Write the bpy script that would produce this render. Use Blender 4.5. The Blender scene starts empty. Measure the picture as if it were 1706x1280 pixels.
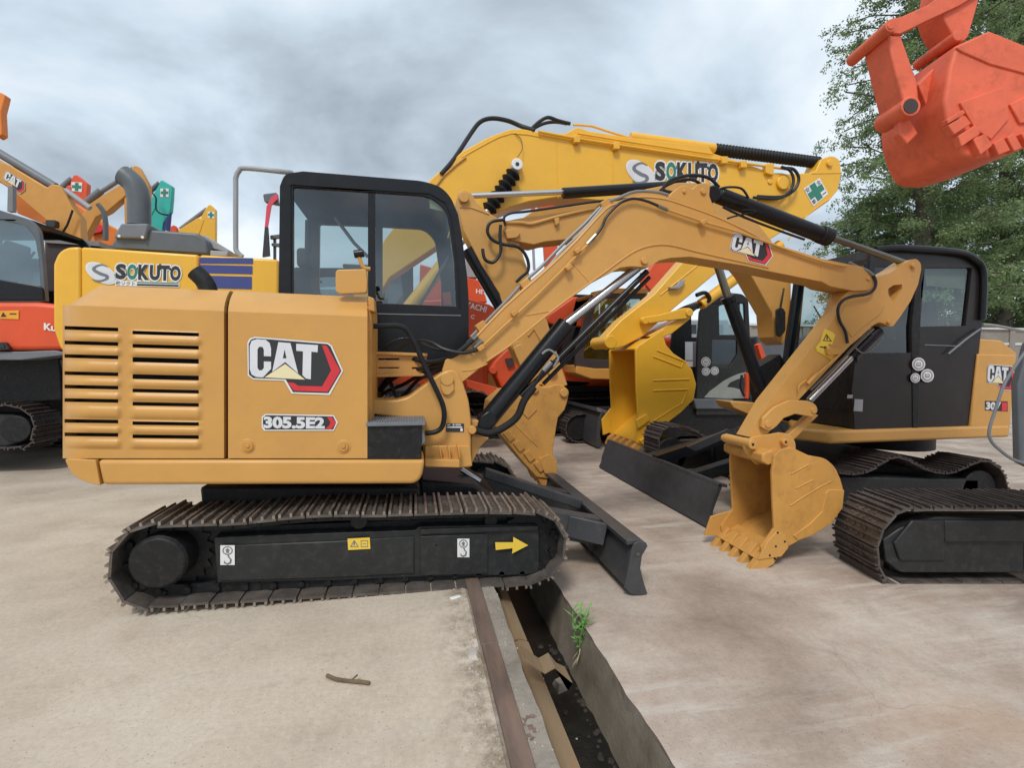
import bpy, bmesh, math, random
from mathutils import Vector, Matrix
from mathutils.geometry import tessellate_polygon
random.seed(7)
R=math.radians
sc=bpy.context.scene
# ---------------------------------------------------------------- camera
F=820.0; H=1.4
YAW=math.atan(165/F); PIT=-math.atan(36/F)
cd=bpy.data.cameras.new('camera'); cam=bpy.data.objects.new('camera',cd); sc.collection.objects.link(cam)
cam.location=(0,0,H); cam.rotation_euler=(R(90)+PIT,0,-YAW)
cd.sensor_width=36; cd.lens=F/1706*36; cd.clip_start=0.05; cd.clip_end=3000
sc.camera=cam
sc.render.resolution_x=1024; sc.render.resolution_y=769
SKX,SKY=-3.35,8.15
# ---------------------------------------------------------------- overcast sky and soft sun
SUN_E=R(52); SUN_AZ=R(205)   # azimuth measured clockwise from +Y
w=bpy.data.worlds.new("World"); sc.world=w; w.use_nodes=True
nt=w.node_tree; nt.nodes.clear()
def N_(t,**k):
    n=nt.nodes.new(t)
    for a,b in k.items(): setattr(n,a,b)
    return n
out=N_('ShaderNodeOutputWorld'); bg=N_('ShaderNodeBackground'); bg.inputs[1].default_value=0.1
sky=N_('ShaderNodeTexSky'); sky.sky_type='NISHITA'; sky.sun_disc=False; sky.sun_elevation=SUN_E; sky.sun_rotation=SUN_AZ
tc=N_('ShaderNodeTexCoord'); sep=N_('ShaderNodeSeparateXYZ'); nt.links.new(tc.outputs['Generated'],sep.inputs[0])
ad=N_('ShaderNodeMath',operation='ADD'); ad.inputs[1].default_value=0.42; nt.links.new(sep.outputs[2],ad.inputs[0])
mx=N_('ShaderNodeMath',operation='MAXIMUM'); mx.inputs[1].default_value=0.05; nt.links.new(ad.outputs[0],mx.inputs[0])
dx=N_('ShaderNodeMath',operation='DIVIDE'); dy=N_('ShaderNodeMath',operation='DIVIDE')
nt.links.new(sep.outputs[0],dx.inputs[0]); nt.links.new(mx.outputs[0],dx.inputs[1])
nt.links.new(sep.outputs[1],dy.inputs[0]); nt.links.new(mx.outputs[0],dy.inputs[1])
cb=N_('ShaderNodeCombineXYZ'); nt.links.new(dx.outputs[0],cb.inputs[0]); nt.links.new(dy.outputs[0],cb.inputs[1])
mp=N_('ShaderNodeMapping'); mp.inputs['Location'].default_value=(SKX,SKY,0); mp.inputs['Scale'].default_value=(1.0,1.15,1)
nt.links.new(cb.outputs[0],mp.inputs[0])
no=N_('ShaderNodeTexNoise'); no.inputs['Scale'].default_value=1.75; no.inputs['Detail'].default_value=8; no.inputs['Roughness'].default_value=0.52; no.inputs['Distortion'].default_value=.25
nt.links.new(mp.outputs[0],no.inputs['Vector'])
cr=N_('ShaderNodeValToRGB'); e=cr.color_ramp.elements
e[0].position=0.33; e[0].color=(0.27,0.32,0.37,1); e[1].position=0.66; e[1].color=(0.70,0.75,0.79,1)
x=e.new(0.42); x.color=(0.38,0.44,0.50,1); x=e.new(0.50); x.color=(0.48,0.565,0.64,1)
nt.links.new(no.outputs[0],cr.inputs[0])
sc7=N_('ShaderNodeVectorMath',operation='SCALE'); sc7.inputs['Scale'].default_value=10.0; nt.links.new(cr.outputs[0],sc7.inputs[0])
mi=N_('ShaderNodeMix',data_type='RGBA'); mi.inputs[0].default_value=0.93
nt.links.new(sky.outputs[0],mi.inputs[6]); nt.links.new(sc7.outputs[0],mi.inputs[7])
nt.links.new(mi.outputs[2],bg.inputs[0]); nt.links.new(bg.outputs[0],out.inputs[0])
sd=bpy.data.lights.new('sun','SUN'); sd.energy=1.5; sd.angle=R(14); sd.color=(1,0.96,0.9)
so=bpy.data.objects.new('sun',sd); sc.collection.objects.link(so)
sdir=Vector((math.sin(SUN_AZ)*math.cos(SUN_E),math.cos(SUN_AZ)*math.cos(SUN_E),math.sin(SUN_E)))
so.rotation_euler=sdir.to_track_quat('Z','Y').to_euler(); so.location=(0,-5,12)
sc.view_settings.view_transform='Standard'; sc.view_settings.look='None'; sc.view_settings.gamma=1; sc.view_settings.exposure=0.50
# ---------------------------------------------------------------- materials
MT={}
def mat(name,col,rough=.5,metal=0.,var=.08,scale=6.,bump=0.,bscale=60.,dirt=None,dirt_amt=0.,spec=.5,coat=0.,stretch=None):
    m=bpy.data.materials.new(name); m.use_nodes=True; t=m.node_tree; b=t.nodes['Principled BSDF']
    b.inputs['Roughness'].default_value=rough; b.inputs['Metallic'].default_value=metal
    b.inputs['Specular IOR Level'].default_value=spec; b.inputs['Coat Weight'].default_value=coat; b.inputs['Coat Roughness'].default_value=.25
    c=t.nodes.new('ShaderNodeTexCoord'); src=c.outputs['Object']
    if stretch:
        mpn=t.nodes.new('ShaderNodeMapping'); mpn.inputs['Scale'].default_value=stretch; t.links.new(src,mpn.inputs[0]); src=mpn.outputs[0]
    n=t.nodes.new('ShaderNodeTexNoise'); n.inputs['Scale'].default_value=scale; n.inputs['Detail'].default_value=6; n.inputs['Roughness'].default_value=.6
    t.links.new(src,n.inputs['Vector'])
    r=t.nodes.new('ShaderNodeValToRGB'); el=r.color_ramp.elements
    el[0].position=.3; el[1].position=.7
    el[0].color=tuple(max(0,x*(1-var)) for x in col)+(1,); el[1].color=tuple(min(1,x*(1+var)) for x in col)+(1,)
    t.links.new(n.outputs[0],r.inputs[0]); o=r.outputs[0]
    if dirt:
        n2=t.nodes.new('ShaderNodeTexNoise'); n2.inputs['Scale'].default_value=scale*2.3; n2.inputs['Detail'].default_value=8; n2.inputs['Roughness'].default_value=.7
        t.links.new(src,n2.inputs['Vector'])
        r2=t.nodes.new('ShaderNodeMapRange'); r2.inputs[1].default_value=.5; r2.inputs[2].default_value=.75; r2.inputs[4].default_value=dirt_amt
        t.links.new(n2.outputs[0],r2.inputs[0])
        mm=t.nodes.new('ShaderNodeMix'); mm.data_type='RGBA'; t.links.new(r2.outputs[0],mm.inputs[0]); t.links.new(o,mm.inputs[6]); mm.inputs[7].default_value=dirt+(1,)
        o=mm.outputs[2]
    t.links.new(o,b.inputs['Base Color'])
    if bump:
        n3=t.nodes.new('ShaderNodeTexNoise'); n3.inputs['Scale'].default_value=bscale; n3.inputs['Detail'].default_value=4
        t.links.new(src,n3.inputs['Vector']); bp=t.nodes.new('ShaderNodeBump'); bp.inputs['Strength'].default_value=bump; bp.inputs['Distance'].default_value=.01
        t.links.new(n3.outputs[0],bp.inputs['Height']); t.links.new(bp.outputs[0],b.inputs['Normal'])
    MT[name]=m; return m
mat('cat',(.585,.305,.078),.42,var=.06,scale=3,bump=.06,bscale=40,coat=.12,spec=.4,dirt=(.46,.25,.085),dirt_amt=.35)
mat('catb',(.565,.285,.068),.5,var=.10,scale=4,bump=.12,bscale=30,spec=.35,dirt=(.30,.14,.05),dirt_amt=.6)
mat('kom',(.80,.43,.03),.4,var=.04,scale=2.5,bump=.04,bscale=30,coat=.2,dirt=(.6,.32,.05),dirt_amt=.2)
mat('red',(.70,.085,.022),.45,var=.07,scale=3,bump=.05,bscale=30,dirt=(.45,.07,.03),dirt_amt=.3)
mat('orangered',(.74,.135,.062),.55,var=.14,scale=5,bump=.15,bscale=22,dirt=(.36,.06,.025),dirt_amt=.55)
mat('orange',(.78,.22,.03),.45,var=.06)
mat('teal',(.03,.42,.36),.45,var=.06)
mat('tan',(.58,.28,.06),.5,var=.06)
mat('black',(.009,.010,.013),.30,var=.15,bump=.03,spec=.32,dirt=(.04,.036,.032),dirt_amt=.25)
mat('blackm',(.012,.012,.013),.5,spec=.3,var=.25,scale=12,bump=.1,bscale=60,dirt=(.07,.06,.05),dirt_amt=.45)
mat('frameb',(.020,.021,.022),.45,spec=.4,var=.2,scale=8,bump=.06,dirt=(.075,.068,.06),dirt_amt=.5)
mat('bladeg',(.050,.052,.056),.42,var=.18,scale=7,bump=.08,dirt=(.12,.10,.09),dirt_amt=.4)
mat('hose',(.016,.017,.020),.45,spec=.35,var=.15)
mat('hoseg',(.20,.20,.20),.4,var=.1)
mat('steel',(.50,.51,.53),.32,metal=1.,var=.05)
mat('dsteel',(.20,.20,.17),.3,metal=.8,var=.15)
mat('shoe',(.115,.102,.092),.55,metal=.35,var=.45,scale=9,bump=.25,bscale=70,dirt=(.16,.085,.045),dirt_amt=.8)
mat('shoe2',(.075,.06,.056),.6,metal=.2,var=.4,scale=9,bump=.2,bscale=70,dirt=(.12,.09,.07),dirt_amt=.7)
mat('grouser',(.30,.26,.225),.4,metal=.6,var=.4,scale=14,bump=.2,dirt=(.35,.16,.06),dirt_amt=.8)
mat('grey',(.16,.17,.19),.5,var=.1,bump=.04)
mat('lgrey',(.32,.33,.35),.45,var=.08)
mat('komgrey',(.10,.115,.13),.45,var=.1,bump=.03)
mat('rubber',(.010,.010,.011),.6,spec=.3,var=.2,bump=.1)
mat('white',(.75,.75,.74),.5,var=.03)
mat('silver',(.66,.67,.70),.45,var=.05)
mat('cream',(.78,.68,.42),.5,var=.03)
mat('ink',(.025,.025,.028),.5,var=.05)
mat('logored',(.62,.03,.04),.45,var=.08)
mat('blue',(.045,.06,.22),.45,var=.08)
mat('green',(.03,.20,.14),.5,var=.06)
mat('decalyellow',(.80,.55,.06),.5,var=.04)
mat('decalorange',(.80,.35,.03),.5,var=.04)
mat('swoosh',(.30,.32,.30),.5,var=.08)
mat('seat',(.03,.03,.035),.8,var=.2,bump=.1)
mat('beige',(.42,.38,.26),.7,var=.1)
mat('darkbrown',(.045,.032,.032),.6,var=.2)
mat('rust',(.155,.108,.085),.65,metal=.15,var=.45,scale=7,bump=.3,bscale=30,dirt=(.28,.16,.09),dirt_amt=.5,stretch=(1,.25,1))
mat('angleiron',(.30,.215,.13),.5,metal=.25,var=.2,scale=5,bump=.15,dirt=(.33,.15,.05),dirt_amt=.45,stretch=(1,.2,1))
mat('wood',(.13,.09,.05),.8,var=.3,scale=20,bump=.4)
mat('leafw',(.16,.34,.08),.5,var=.25,scale=30)
mat('leafd',(.34,.30,.17),.6,var=.2,scale=30)
mat('bark',(.10,.085,.065),.85,var=.3,scale=12,bump=.6,bscale=25)
mat('wall',(.27,.24,.21),.85,var=.15,scale=1.5,bump=.3,bscale=12)
mat('wallw',(.62,.60,.57),.8,var=.08)
mat('stone',(.42,.38,.33),.9,var=.2,bump=.5)
mat('strapred',(.65,.06,.10),.6,var=.05)
def glass(name,tint,gl=.10,rough=.02):
    m=bpy.data.materials.new(name); m.use_nodes=True; t=m.node_tree; t.nodes.clear()
    o=t.nodes.new('ShaderNodeOutputMaterial'); a=t.nodes.new('ShaderNodeBsdfTransparent'); a.inputs[0].default_value=tint+(1,)
    g=t.nodes.new('ShaderNodeBsdfGlossy'); g.inputs[0].default_value=(.9,.95,1,1); g.inputs['Roughness'].default_value=rough
    f=t.nodes.new('ShaderNodeLayerWeight'); f.inputs[0].default_value=.5; pw=t.nodes.new('ShaderNodeMath'); pw.operation='POWER'; pw.inputs[1].default_value=4.; t.links.new(f.outputs[1],pw.inputs[0])
    ad=t.nodes.new('ShaderNodeMath'); ad.operation='ADD'; ad.inputs[1].default_value=gl; t.links.new(pw.outputs[0],ad.inputs[0])
    mx=t.nodes.new('ShaderNodeMixShader'); t.links.new(ad.outputs[0],mx.inputs[0]); t.links.new(a.outputs[0],mx.inputs[1]); t.links.new(g.outputs[0],mx.inputs[2])
    t.links.new(mx.outputs[0],o.inputs[0]); MT[name]=m
glass('glass',(.44,.54,.54),.12); glass('glassd',(.22,.25,.25),.08); glass('glassb',(.55,.68,.68),.20,.05)
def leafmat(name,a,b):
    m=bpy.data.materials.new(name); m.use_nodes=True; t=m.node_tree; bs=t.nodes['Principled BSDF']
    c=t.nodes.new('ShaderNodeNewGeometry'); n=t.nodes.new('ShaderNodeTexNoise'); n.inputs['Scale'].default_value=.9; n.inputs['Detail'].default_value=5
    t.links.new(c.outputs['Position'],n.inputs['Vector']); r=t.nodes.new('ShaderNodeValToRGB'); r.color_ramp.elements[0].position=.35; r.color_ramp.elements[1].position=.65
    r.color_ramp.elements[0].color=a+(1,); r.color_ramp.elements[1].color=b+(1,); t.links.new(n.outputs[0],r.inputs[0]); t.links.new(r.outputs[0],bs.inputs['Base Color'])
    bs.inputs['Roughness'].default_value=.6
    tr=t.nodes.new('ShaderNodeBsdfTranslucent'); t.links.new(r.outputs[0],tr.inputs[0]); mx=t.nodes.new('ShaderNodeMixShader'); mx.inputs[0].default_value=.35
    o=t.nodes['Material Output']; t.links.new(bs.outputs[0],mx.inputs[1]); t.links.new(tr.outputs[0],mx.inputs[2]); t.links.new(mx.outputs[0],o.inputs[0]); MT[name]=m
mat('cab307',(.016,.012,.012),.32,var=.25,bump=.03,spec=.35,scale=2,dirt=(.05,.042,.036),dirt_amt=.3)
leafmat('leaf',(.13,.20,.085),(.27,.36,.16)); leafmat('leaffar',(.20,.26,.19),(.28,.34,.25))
# ---------------------------------------------------------------- geometry helpers
FWD=Vector((math.sin(YAW)*math.cos(PIT),math.cos(YAW)*math.cos(PIT),math.sin(PIT)))
RT=Vector((math.cos(YAW),-math.sin(YAW),0)); UP=RT.cross(FWD); CAM=Vector((0,0,H))
NN=Vector((0,1,0)); UU=Vector((1,0,0))
def frame(a=0):
    global NN,UU
    NN=Vector((math.sin(a),math.cos(a),0)); UU=Vector((math.cos(a),-math.sin(a),0))
def ray(x,y): return FWD+RT*((x-853)/F)-UP*((y-640)/F)
def P(x,y,d): r=ray(x,y); return CAM+r*((d-NN.dot(CAM))/NN.dot(r))     # a point of the vertical plane at distance d
def G(x,y,z=0.): r=ray(x,y); return CAM+r*((z-H)/r.z)                   # a point of the ground
def uz(x,y,d): p=P(x,y,d); return (UU.dot(p),p.z)
def W(u,z,d): return UU*u+NN*d+Vector((0,0,z))
def rnd(pts,n=4):
    o=[]; k=len(pts)
    for i,p in enumerate(pts):
        if len(p)<3: o.append((p[0],p[1])); continue
        a=Vector(pts[i-1][:2]); b=Vector(p[:2]); c=Vector(pts[(i+1)%k][:2]); r=p[2]
        d1=(a-b); d2=(c-b); r1=min(r,d1.length*.48); r2=min(r,d2.length*.48)
        s=b+d1.normalized()*r1; t=b+d2.normalized()*r2
        for j in range(n+1):
            q=j/n; o.append(tuple((1-q)**2*s+2*q*(1-q)*b+q*q*t))
    return o
def cat_rom(pts,n=6,closed=False):
    o=[]; k=len(pts); rng=range(k) if closed else range(k-1)
    for i in rng:
        p0=pts[(i-1)%k] if closed or i>0 else pts[i]; p1=pts[i]; p2=pts[(i+1)%k]; p3=pts[(i+2)%k] if closed or i+2<k else p2
        for j in range(n):
            t=j/n; o.append(.5*((2*p1)+(p2-p0)*t+(2*p0-5*p1+4*p2-p3)*t*t+(3*p1-p0-3*p2+p3)*t**3))
    if not closed: o.append(pts[-1])
    return o
class MB:
    def __init__(s): s.v=[]; s.f=[]; s.m=[]; s.cur=0
    def add(s,vs,fs):
        b=len(s.v); s.k=getattr(s,'k',[]); s.k.append((b,len(s.f))); s.v+= [Vector(p) for p in vs]; s.f+=[tuple(b+i for i in f) for f in fs]; s.m+=[s.cur]*len(fs); return s
    def prism(s,pts,d0,d1,holes=()):
        loops=[list(pts)]+[list(h) for h in holes]
        fl=[p for l in loops for p in l]; n=len(fl)
        tri=tessellate_polygon([[Vector((a,b,0)) for a,b in l] for l in loops])
        vs=[W(a,b,d0) for a,b in fl]+[W(a,b,d1) for a,b in fl]; fs=[]
        if holes:
            for t in tri: fs.append(tuple(t)); fs.append(tuple(i+n for i in reversed(t)))
        else:
            fs.append(tuple(range(n))); fs.append(tuple(range(2*n-1,n-1,-1)))
        o=0
        for l in loops:
            k=len(l)
            for i in range(k): a=o+i; b=o+(i+1)%k; fs.append((a,b,b+n,a+n))
            o+=k
        return s.add(vs,fs)
    def px(s,pts,d,th,holes=()):      # outline seen at distance d, th thick
        return s.prism([uz(a,b,d) for a,b in rnd(pts)],d,d+th,[[uz(a,b,d) for a,b in rnd(h)] for h in holes])
    def flat(s,pts,d):
        vs=[P(a,b,d) for a,b in rnd(pts)]; return s.add(vs,[tuple(range(len(vs)))])
    def box(s,u0,u1,z0,z1,d0,d1): return s.prism([(u0,z0),(u1,z0),(u1,z1),(u0,z1)],d0,d1)
    def beam(s,p,q,a,b,side=None):
        p=Vector(p);q=Vector(q); t=(q-p).normalized(); sd=side or NN; x=t.cross(sd).normalized()*a/2; y=t.cross(x).normalized()*b/2
        vs=[p-x-y,p+x-y,p+x+y,p-x+y,q-x-y,q+x-y,q+x+y,q-x+y]
        return s.add(vs,[(0,1,2,3),(7,6,5,4),(0,4,5,1),(1,5,6,2),(2,6,7,3),(3,7,4,0)])
    def cyl(s,p,q,r,r2=None,n=20):
        p=Vector(p);q=Vector(q); r2=r if r2 is None else r2; t=(q-p).normalized(); x=t.orthogonal().normalized(); y=t.cross(x)
        vs=[]
        for c,rr in ((p,r),(q,r2)):
            for i in range(n): a=2*math.pi*i/n; vs.append(c+(x*math.cos(a)+y*math.sin(a))*rr)
        fs=[tuple(range(n-1,-1,-1)),tuple(range(n,2*n))]+[(i,(i+1)%n,(i+1)%n+n,i+n) for i in range(n)]
        return s.add(vs,fs)
    def pin(s,x,y,d,r,th,n=20): p=P(x,y,d); return s.cyl(p,p+NN*th,r,n=n)
    def tube(s,pts,r,n=10,sm=6):
        pts=[Vector(p) for p in pts]
        if sm and len(pts)>2: pts=cat_rom(pts,sm)
        vs=[];fs=[];k=len(pts); prev=None
        for i,p in enumerate(pts):
            t=(pts[min(i+1,k-1)]-pts[max(i-1,0)]).normalized()
            if prev is None: x=t.orthogonal().normalized()
            else: x=(prev-t*prev.dot(t)).normalized()
            prev=x; y=t.cross(x)
            for j in range(n): a=2*math.pi*j/n; vs.append(p+(x*math.cos(a)+y*math.sin(a))*r)
        for i in range(k-1):
            for j in range(n): a=i*n+j; b=i*n+(j+1)%n; fs.append((a,b,b+n,a+n))
        fs.append(tuple(range(n-1,-1,-1))); fs.append(tuple(range((k-1)*n,k*n)))
        return s.add(vs,fs)
    def tpx(s,pts,r,n=10,sm=6): return s.tube([P(*p) for p in pts],r,n,sm)
    def build(s,name,mats,parent=None,bev=0.,seg=2,label=None,recalc=True,ang=35,org=None):
        if isinstance(mats,str): mats=[mats]
        base=org
        if base is None:
            q=parent; 
            while q is not None and q.parent is not None: q=q.parent
            base=q.location.copy() if q is not None else Vector((0,0,0))
        me=bpy.data.meshes.new(name); me.from_pydata([v-base for v in s.v],[],s.f)
        for x in mats: me.materials.append(MT[x])
        me.polygons.foreach_set('material_index',s.m); me.update()
        if recalc:
            b=bmesh.new(); b.from_mesh(me); bmesh.ops.recalc_face_normals(b,faces=b.faces); b.to_mesh(me); b.free()
        me.polygons.foreach_set('use_smooth',[True]*len(me.polygons)); me.set_sharp_from_angle(angle=R(ang))
        o=bpy.data.objects.new(name,me); sc.collection.objects.link(o)
        if parent is not None: o.parent=parent
        elif org is not None: o.location=org
        if label: o['label']=label
        if bev:
            m=o.modifiers.new('bevel','BEVEL'); m.width=bev; m.segments=seg; m.limit_method='ANGLE'; m.angle_limit=R(38); m.harden_normals=False
        return o
    def each(s,name,mats,parent=None,n=None,**k):      # every n shapes in turn become a part of their own
        ks=s.k+[(len(s.v),len(s.f))]; n=n or 1; first=None
        for i in range(0,len(s.k),n):
            j=min(i+n,len(s.k)); (v0,f0),(v1,f1)=ks[i],ks[j]; q=MB(); q.v=s.v[v0:v1]; q.f=[tuple(a-v0 for a in f) for f in s.f[f0:f1]]; q.m=s.m[f0:f1]
            o=q.build(name,mats,parent,**k); first=first or o
        return first
def thing(name,label,catg,loc,group=None):
    o=bpy.data.objects.new(name,None); sc.collection.objects.link(o); o.location=loc; o.empty_display_size=.2
    o['label']=label; o['category']=catg
    if group: o['group']=group
    return o
def tag(o,label=None,catg=None,group=None,kind=None):
    if label: o['label']=label
    if catg: o['category']=catg
    if group: o['group']=group
    if kind: o['kind']=kind
    return o
def quad(c,u,v):   # c: four picture corners (tl,tr,br,bl)
    tl,tr,br,bl=[Vector(p) for p in c]; a=tl.lerp(tr,u); b=bl.lerp(br,u); return tuple(a.lerp(b,v))
def rect(x0,y0,x1,y1): return [(x0,y0),(x1,y0),(x1,y1),(x0,y1)]
def text(mb,s,c,d,bold=.03,ch=None):
    cu=bpy.data.curves.new('t','FONT'); cu.body=s; cu.size=1; cu.offset=bold; cu.resolution_u=3
    o=bpy.data.objects.new('t',cu); sc.collection.objects.link(o); bpy.context.view_layer.update()
    me=bpy.data.meshes.new_from_object(o.evaluated_get(bpy.context.evaluated_depsgraph_get()))
    vs=[v.co.copy() for v in me.vertices]; fs=[tuple(p.vertices) for p in me.polygons]
    bpy.data.objects.remove(o); bpy.data.curves.remove(cu); bpy.data.meshes.remove(me)
    if not vs: return
    x0=min(v.x for v in vs);x1=max(v.x for v in vs);y0=min(v.y for v in vs);y1=max(v.y for v in vs)
    mb.add([P(*quad(c,(v.x-x0)/max(1e-6,x1-x0),(y1-v.y)/max(1e-6,y1-y0)),d) for v in vs],fs)
def emblem_cat(parent,c,d,name='brand_emblem',label=None):
    X0,Y0,X1,Y1=998,312,1494,616
    def S(pts): return [quad(c,(a-X0)/(X1-X0),(b-Y0)/(Y1-Y0)) for a,b in pts]
    m=MB(); dd=d
    def lay(pts,mi):
        nonlocal dd
        m.cur=mi; vs=[P(a,b,dd) for a,b in S(pts)]; m.add(vs,[tuple(range(len(vs)))])
    lay([(1000,345),(1012,322),(1040,312),(1415,328),(1435,342),(1494,480),(1425,614),(1228,608),(1190,540),(1030,536),(1002,515)],0); dd-=.0015
    lay([(1006,350),(1018,328),(1040,319),(1412,335),(1428,347),(1485,480),(1418,604),(1235,600),(1197,532),(1030,528),(1008,510)],1); dd-=.0015
    lay([(1012,360),(1022,334),(1048,324),(1095,326),(1115,342),(1122,370),(1122,412),(1085,412),(1085,378),(1078,364),(1060,364),(1052,378),(1052,474),(1060,487),(1075,487),(1085,474),(1085,440),(1122,440),(1122,478),(1080,524),(1045,522),(1022,510),(1012,482)],2)
    lay([(1160,335),(1222,338),(1262,500),(1195,440),(1128,494)],2)
    lay([(1252,340),(1364,343),(1362,382),(1330,380),(1327,530),(1302,526),(1284,508),(1287,380),(1252,378)],2)
    lay([(1195,450),(1298,532),(1088,524)],3)
    lay([(1385,343),(1410,345),(1480,480),(1415,597),(1240,593),(1208,548),(1240,550),(1262,566),(1385,568),(1432,480)],4); dd-=.0015
    lay([(1183,420),(1192,374),(1201,419)],1)
    return m.build(name,['white','ink','silver','cream','logored'],parent,recalc=False,label=label)
def sokuto(parent,c,d):
    # c: corners of the whole emblem (oval + word + line below)
    m=MB()
    def q(u0,v0,u1,v1): return [quad(c,u0,v0),quad(c,u1,v0),quad(c,u1,v1),quad(c,u0,v1)]
    def ov(cx,cy,rx,ry,t,mi,dd):
        m.cur=mi; vs=[]
        for i in range(28):
            a=2*math.pi*i/28; x=rx*math.cos(a); y=ry*math.sin(a)
            vs.append(P(*quad(c,cx+x*math.cos(t)-y*math.sin(t)*.5,cy+x*math.sin(t)*2.0+y*math.cos(t)),dd))
        m.add(vs,[tuple(range(28))])
    ov(.13,.5,.135,.52,-.5,0,d); ov(.13,.5,.120,.46,-.5,5,d-.002)
    m.cur=3; pts=[(.20,.22),(.13,.14),(.06,.25),(.055,.38),(.12,.52),(.19,.62),(.185,.75),(.11,.84),(.03,.78)]
    cp=cat_rom([Vector((a,b)) for a,b in pts],5)
    vs=[];fs=[]
    for i,p in enumerate(cp):
        t=(cp[min(i+1,len(cp)-1)]-cp[max(i-1,0)]).normalized(); k=math.sin(math.pi*i/(len(cp)-1)); n=Vector((-t.y,t.x)); n=Vector((n.x*.018,n.y*.065))*(.25+k)
        vs+= [P(*quad(c,*(p+n)),d-.004),P(*quad(c,*(p-n)),d-.004)]
        if i: j=2*i; fs.append((j-2,j-1,j+1,j))
    m.add(vs,fs)
    m.cur=0; m.add([P(*p,d) for p in q(.285,.80,.98,1.02)],[(0,1,2,3)])
    W6=[('S',.285,.40,1),('O',.41,.52,2),('K',.53,.65,1),('U',.655,.765,1),('T',.765,.87,1),('O',.875,.99,1)]
    for s,a,b,mi in W6:
        m.cur=0; text(m,s,q(a-.014,.0,b+.014,.80),d,.115)
        m.cur=mi; text(m,s,q(a,.06,b,.74),d-.002,.055)
    m.cur=4; text(m,'株ソクト',q(.29,.82,.50,1.0),d-.002,.02)
    m.cur=2; m.add([P(*p,d-.002) for p in q(.52,.82,.97,.87)],[(0,1,2,3)])
    m.cur=1; m.add([P(*p,d-.002) for p in q(.52,.91,.97,.99)],[(0,1,2,3)])
    return m.build('company_lettering',['white','ink','green','grey','grey','silver'],parent,recalc=False)
def cross_sign(parent,c,d,chars=True,name='safety_sticker'):
    m=MB(); m.add([P(*p,d) for p in c],[(0,1,2,3)]); m.cur=1
    vs=[P(*quad(c,a,b),d-.002) for a,b in ((.33,.05),(.67,.05),(.67,.33),(.95,.33),(.95,.67),(.67,.67),(.67,.95),(.33,.95),(.33,.67),(.05,.67),(.05,.33),(.33,.33))]
    m.add(vs,[tuple(range(12))])
    if chars:
        m.cur=2
        for s,u,v in (('安',.04,.06),('全',.72,.06),('第',.04,.72),('一',.72,.72)):
            cc=[quad(c,u,v),quad(c,u+.23,v),quad(c,u+.23,v+.23),quad(c,u,v+.23)]
            if s=='一': cc=[quad(c,u,v+.09),quad(c,u+.23,v+.09),quad(c,u+.23,v+.14),quad(c,u,v+.14)]
            text(m,s,cc,d-.002,.01)
    return m.build(name,['white','green','ink'],parent,recalc=False)
def resample(pts,step):
    k=len(pts); L=[(pts[(i+1)%k]-pts[i]).length for i in range(k)]; T=sum(L); n=max(8,round(T/step)); o=[]
    i=0;acc=0
    for j in range(n):
        s=T*j/n
        while acc+L[i]<s: acc+=L[i]; i+=1
        f=(s-acc)/L[i]; o.append(pts[i].lerp(pts[(i+1)%k],f))
    return o,T/n
def track(parent,path,d,wd,pitch=.16,mats=('shoe','grouser'),chain=True,offs=(0,),smooth=4,gh=.022,raw=False,bolts=True):
    pts=[Vector(p) for p in path] if raw else [Vector(uz(a,b,d)) for a,b in path]
    if smooth: pts=cat_rom(pts,smooth,True)
    area=sum(pts[i].x*pts[(i+1)%len(pts)].y-pts[(i+1)%len(pts)].x*pts[i].y for i in range(len(pts)))
    if area>0: pts.reverse()          # clockwise in (u,z): outside lies on the left of travel
    cs,pt=resample(pts,pitch); k=len(cs); first=None
    for off in offs:
        m=MB(); ch=MB(); d0=d+off; d1=d+off+wd
        for i,c in enumerate(cs):
            t=(cs[(i+1)%k]-cs[i-1]).normalized(); o=Vector((-t.y,t.x)); L=pt*.94
            def seg(mb,a,b,h0,h1,e0=d0,e1=d1):
                q=[c+t*a+o*h0,c+t*b+o*h0,c+t*b+o*h1,c+t*a+o*h1]; mb.prism([tuple(v) for v in q],e0,e1)
            m.cur=0; jt=random.uniform(-.002,.002)
            seg(m,-L/2,L/2,-gh-.014+jt,-gh+jt)
            m.cur=1
            for g in (-.44,-.02,.40): seg(m,L*g-.006,L*g+.008,-gh+jt,jt+random.uniform(-.002,0))
            if bolts:
                m.cur=0
                for e in (.32,.45,.58,.72):
                    for g in (-.24,.19): seg(m,L*g-.009,L*g+.009,-gh+jt,-gh+jt+.009,d0+wd*e-.009,d0+wd*e+.009)
            if chain:
                mid=(d0+d1)/2
                for e in (-.075,.05):
                    seg(ch,-pt*.42,pt*.42,-gh-.075,-gh-.014,mid+e,mid+e+.028); seg(ch,-pt*.56,-pt*.30,-gh-.07,-gh-.02,mid+e-.012,mid+e+.04)
                p=c-o*(gh+.045)+t*(pt*.5); ch.cyl(W(p.x,p.y,mid-.1),W(p.x,p.y,mid+.1),.018,n=8)
        o1=m.build('crawler_track',list(mats),parent)
        if chain: ch.build('track_chain','blackm',o1)
        first=first or o1
    return first
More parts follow.
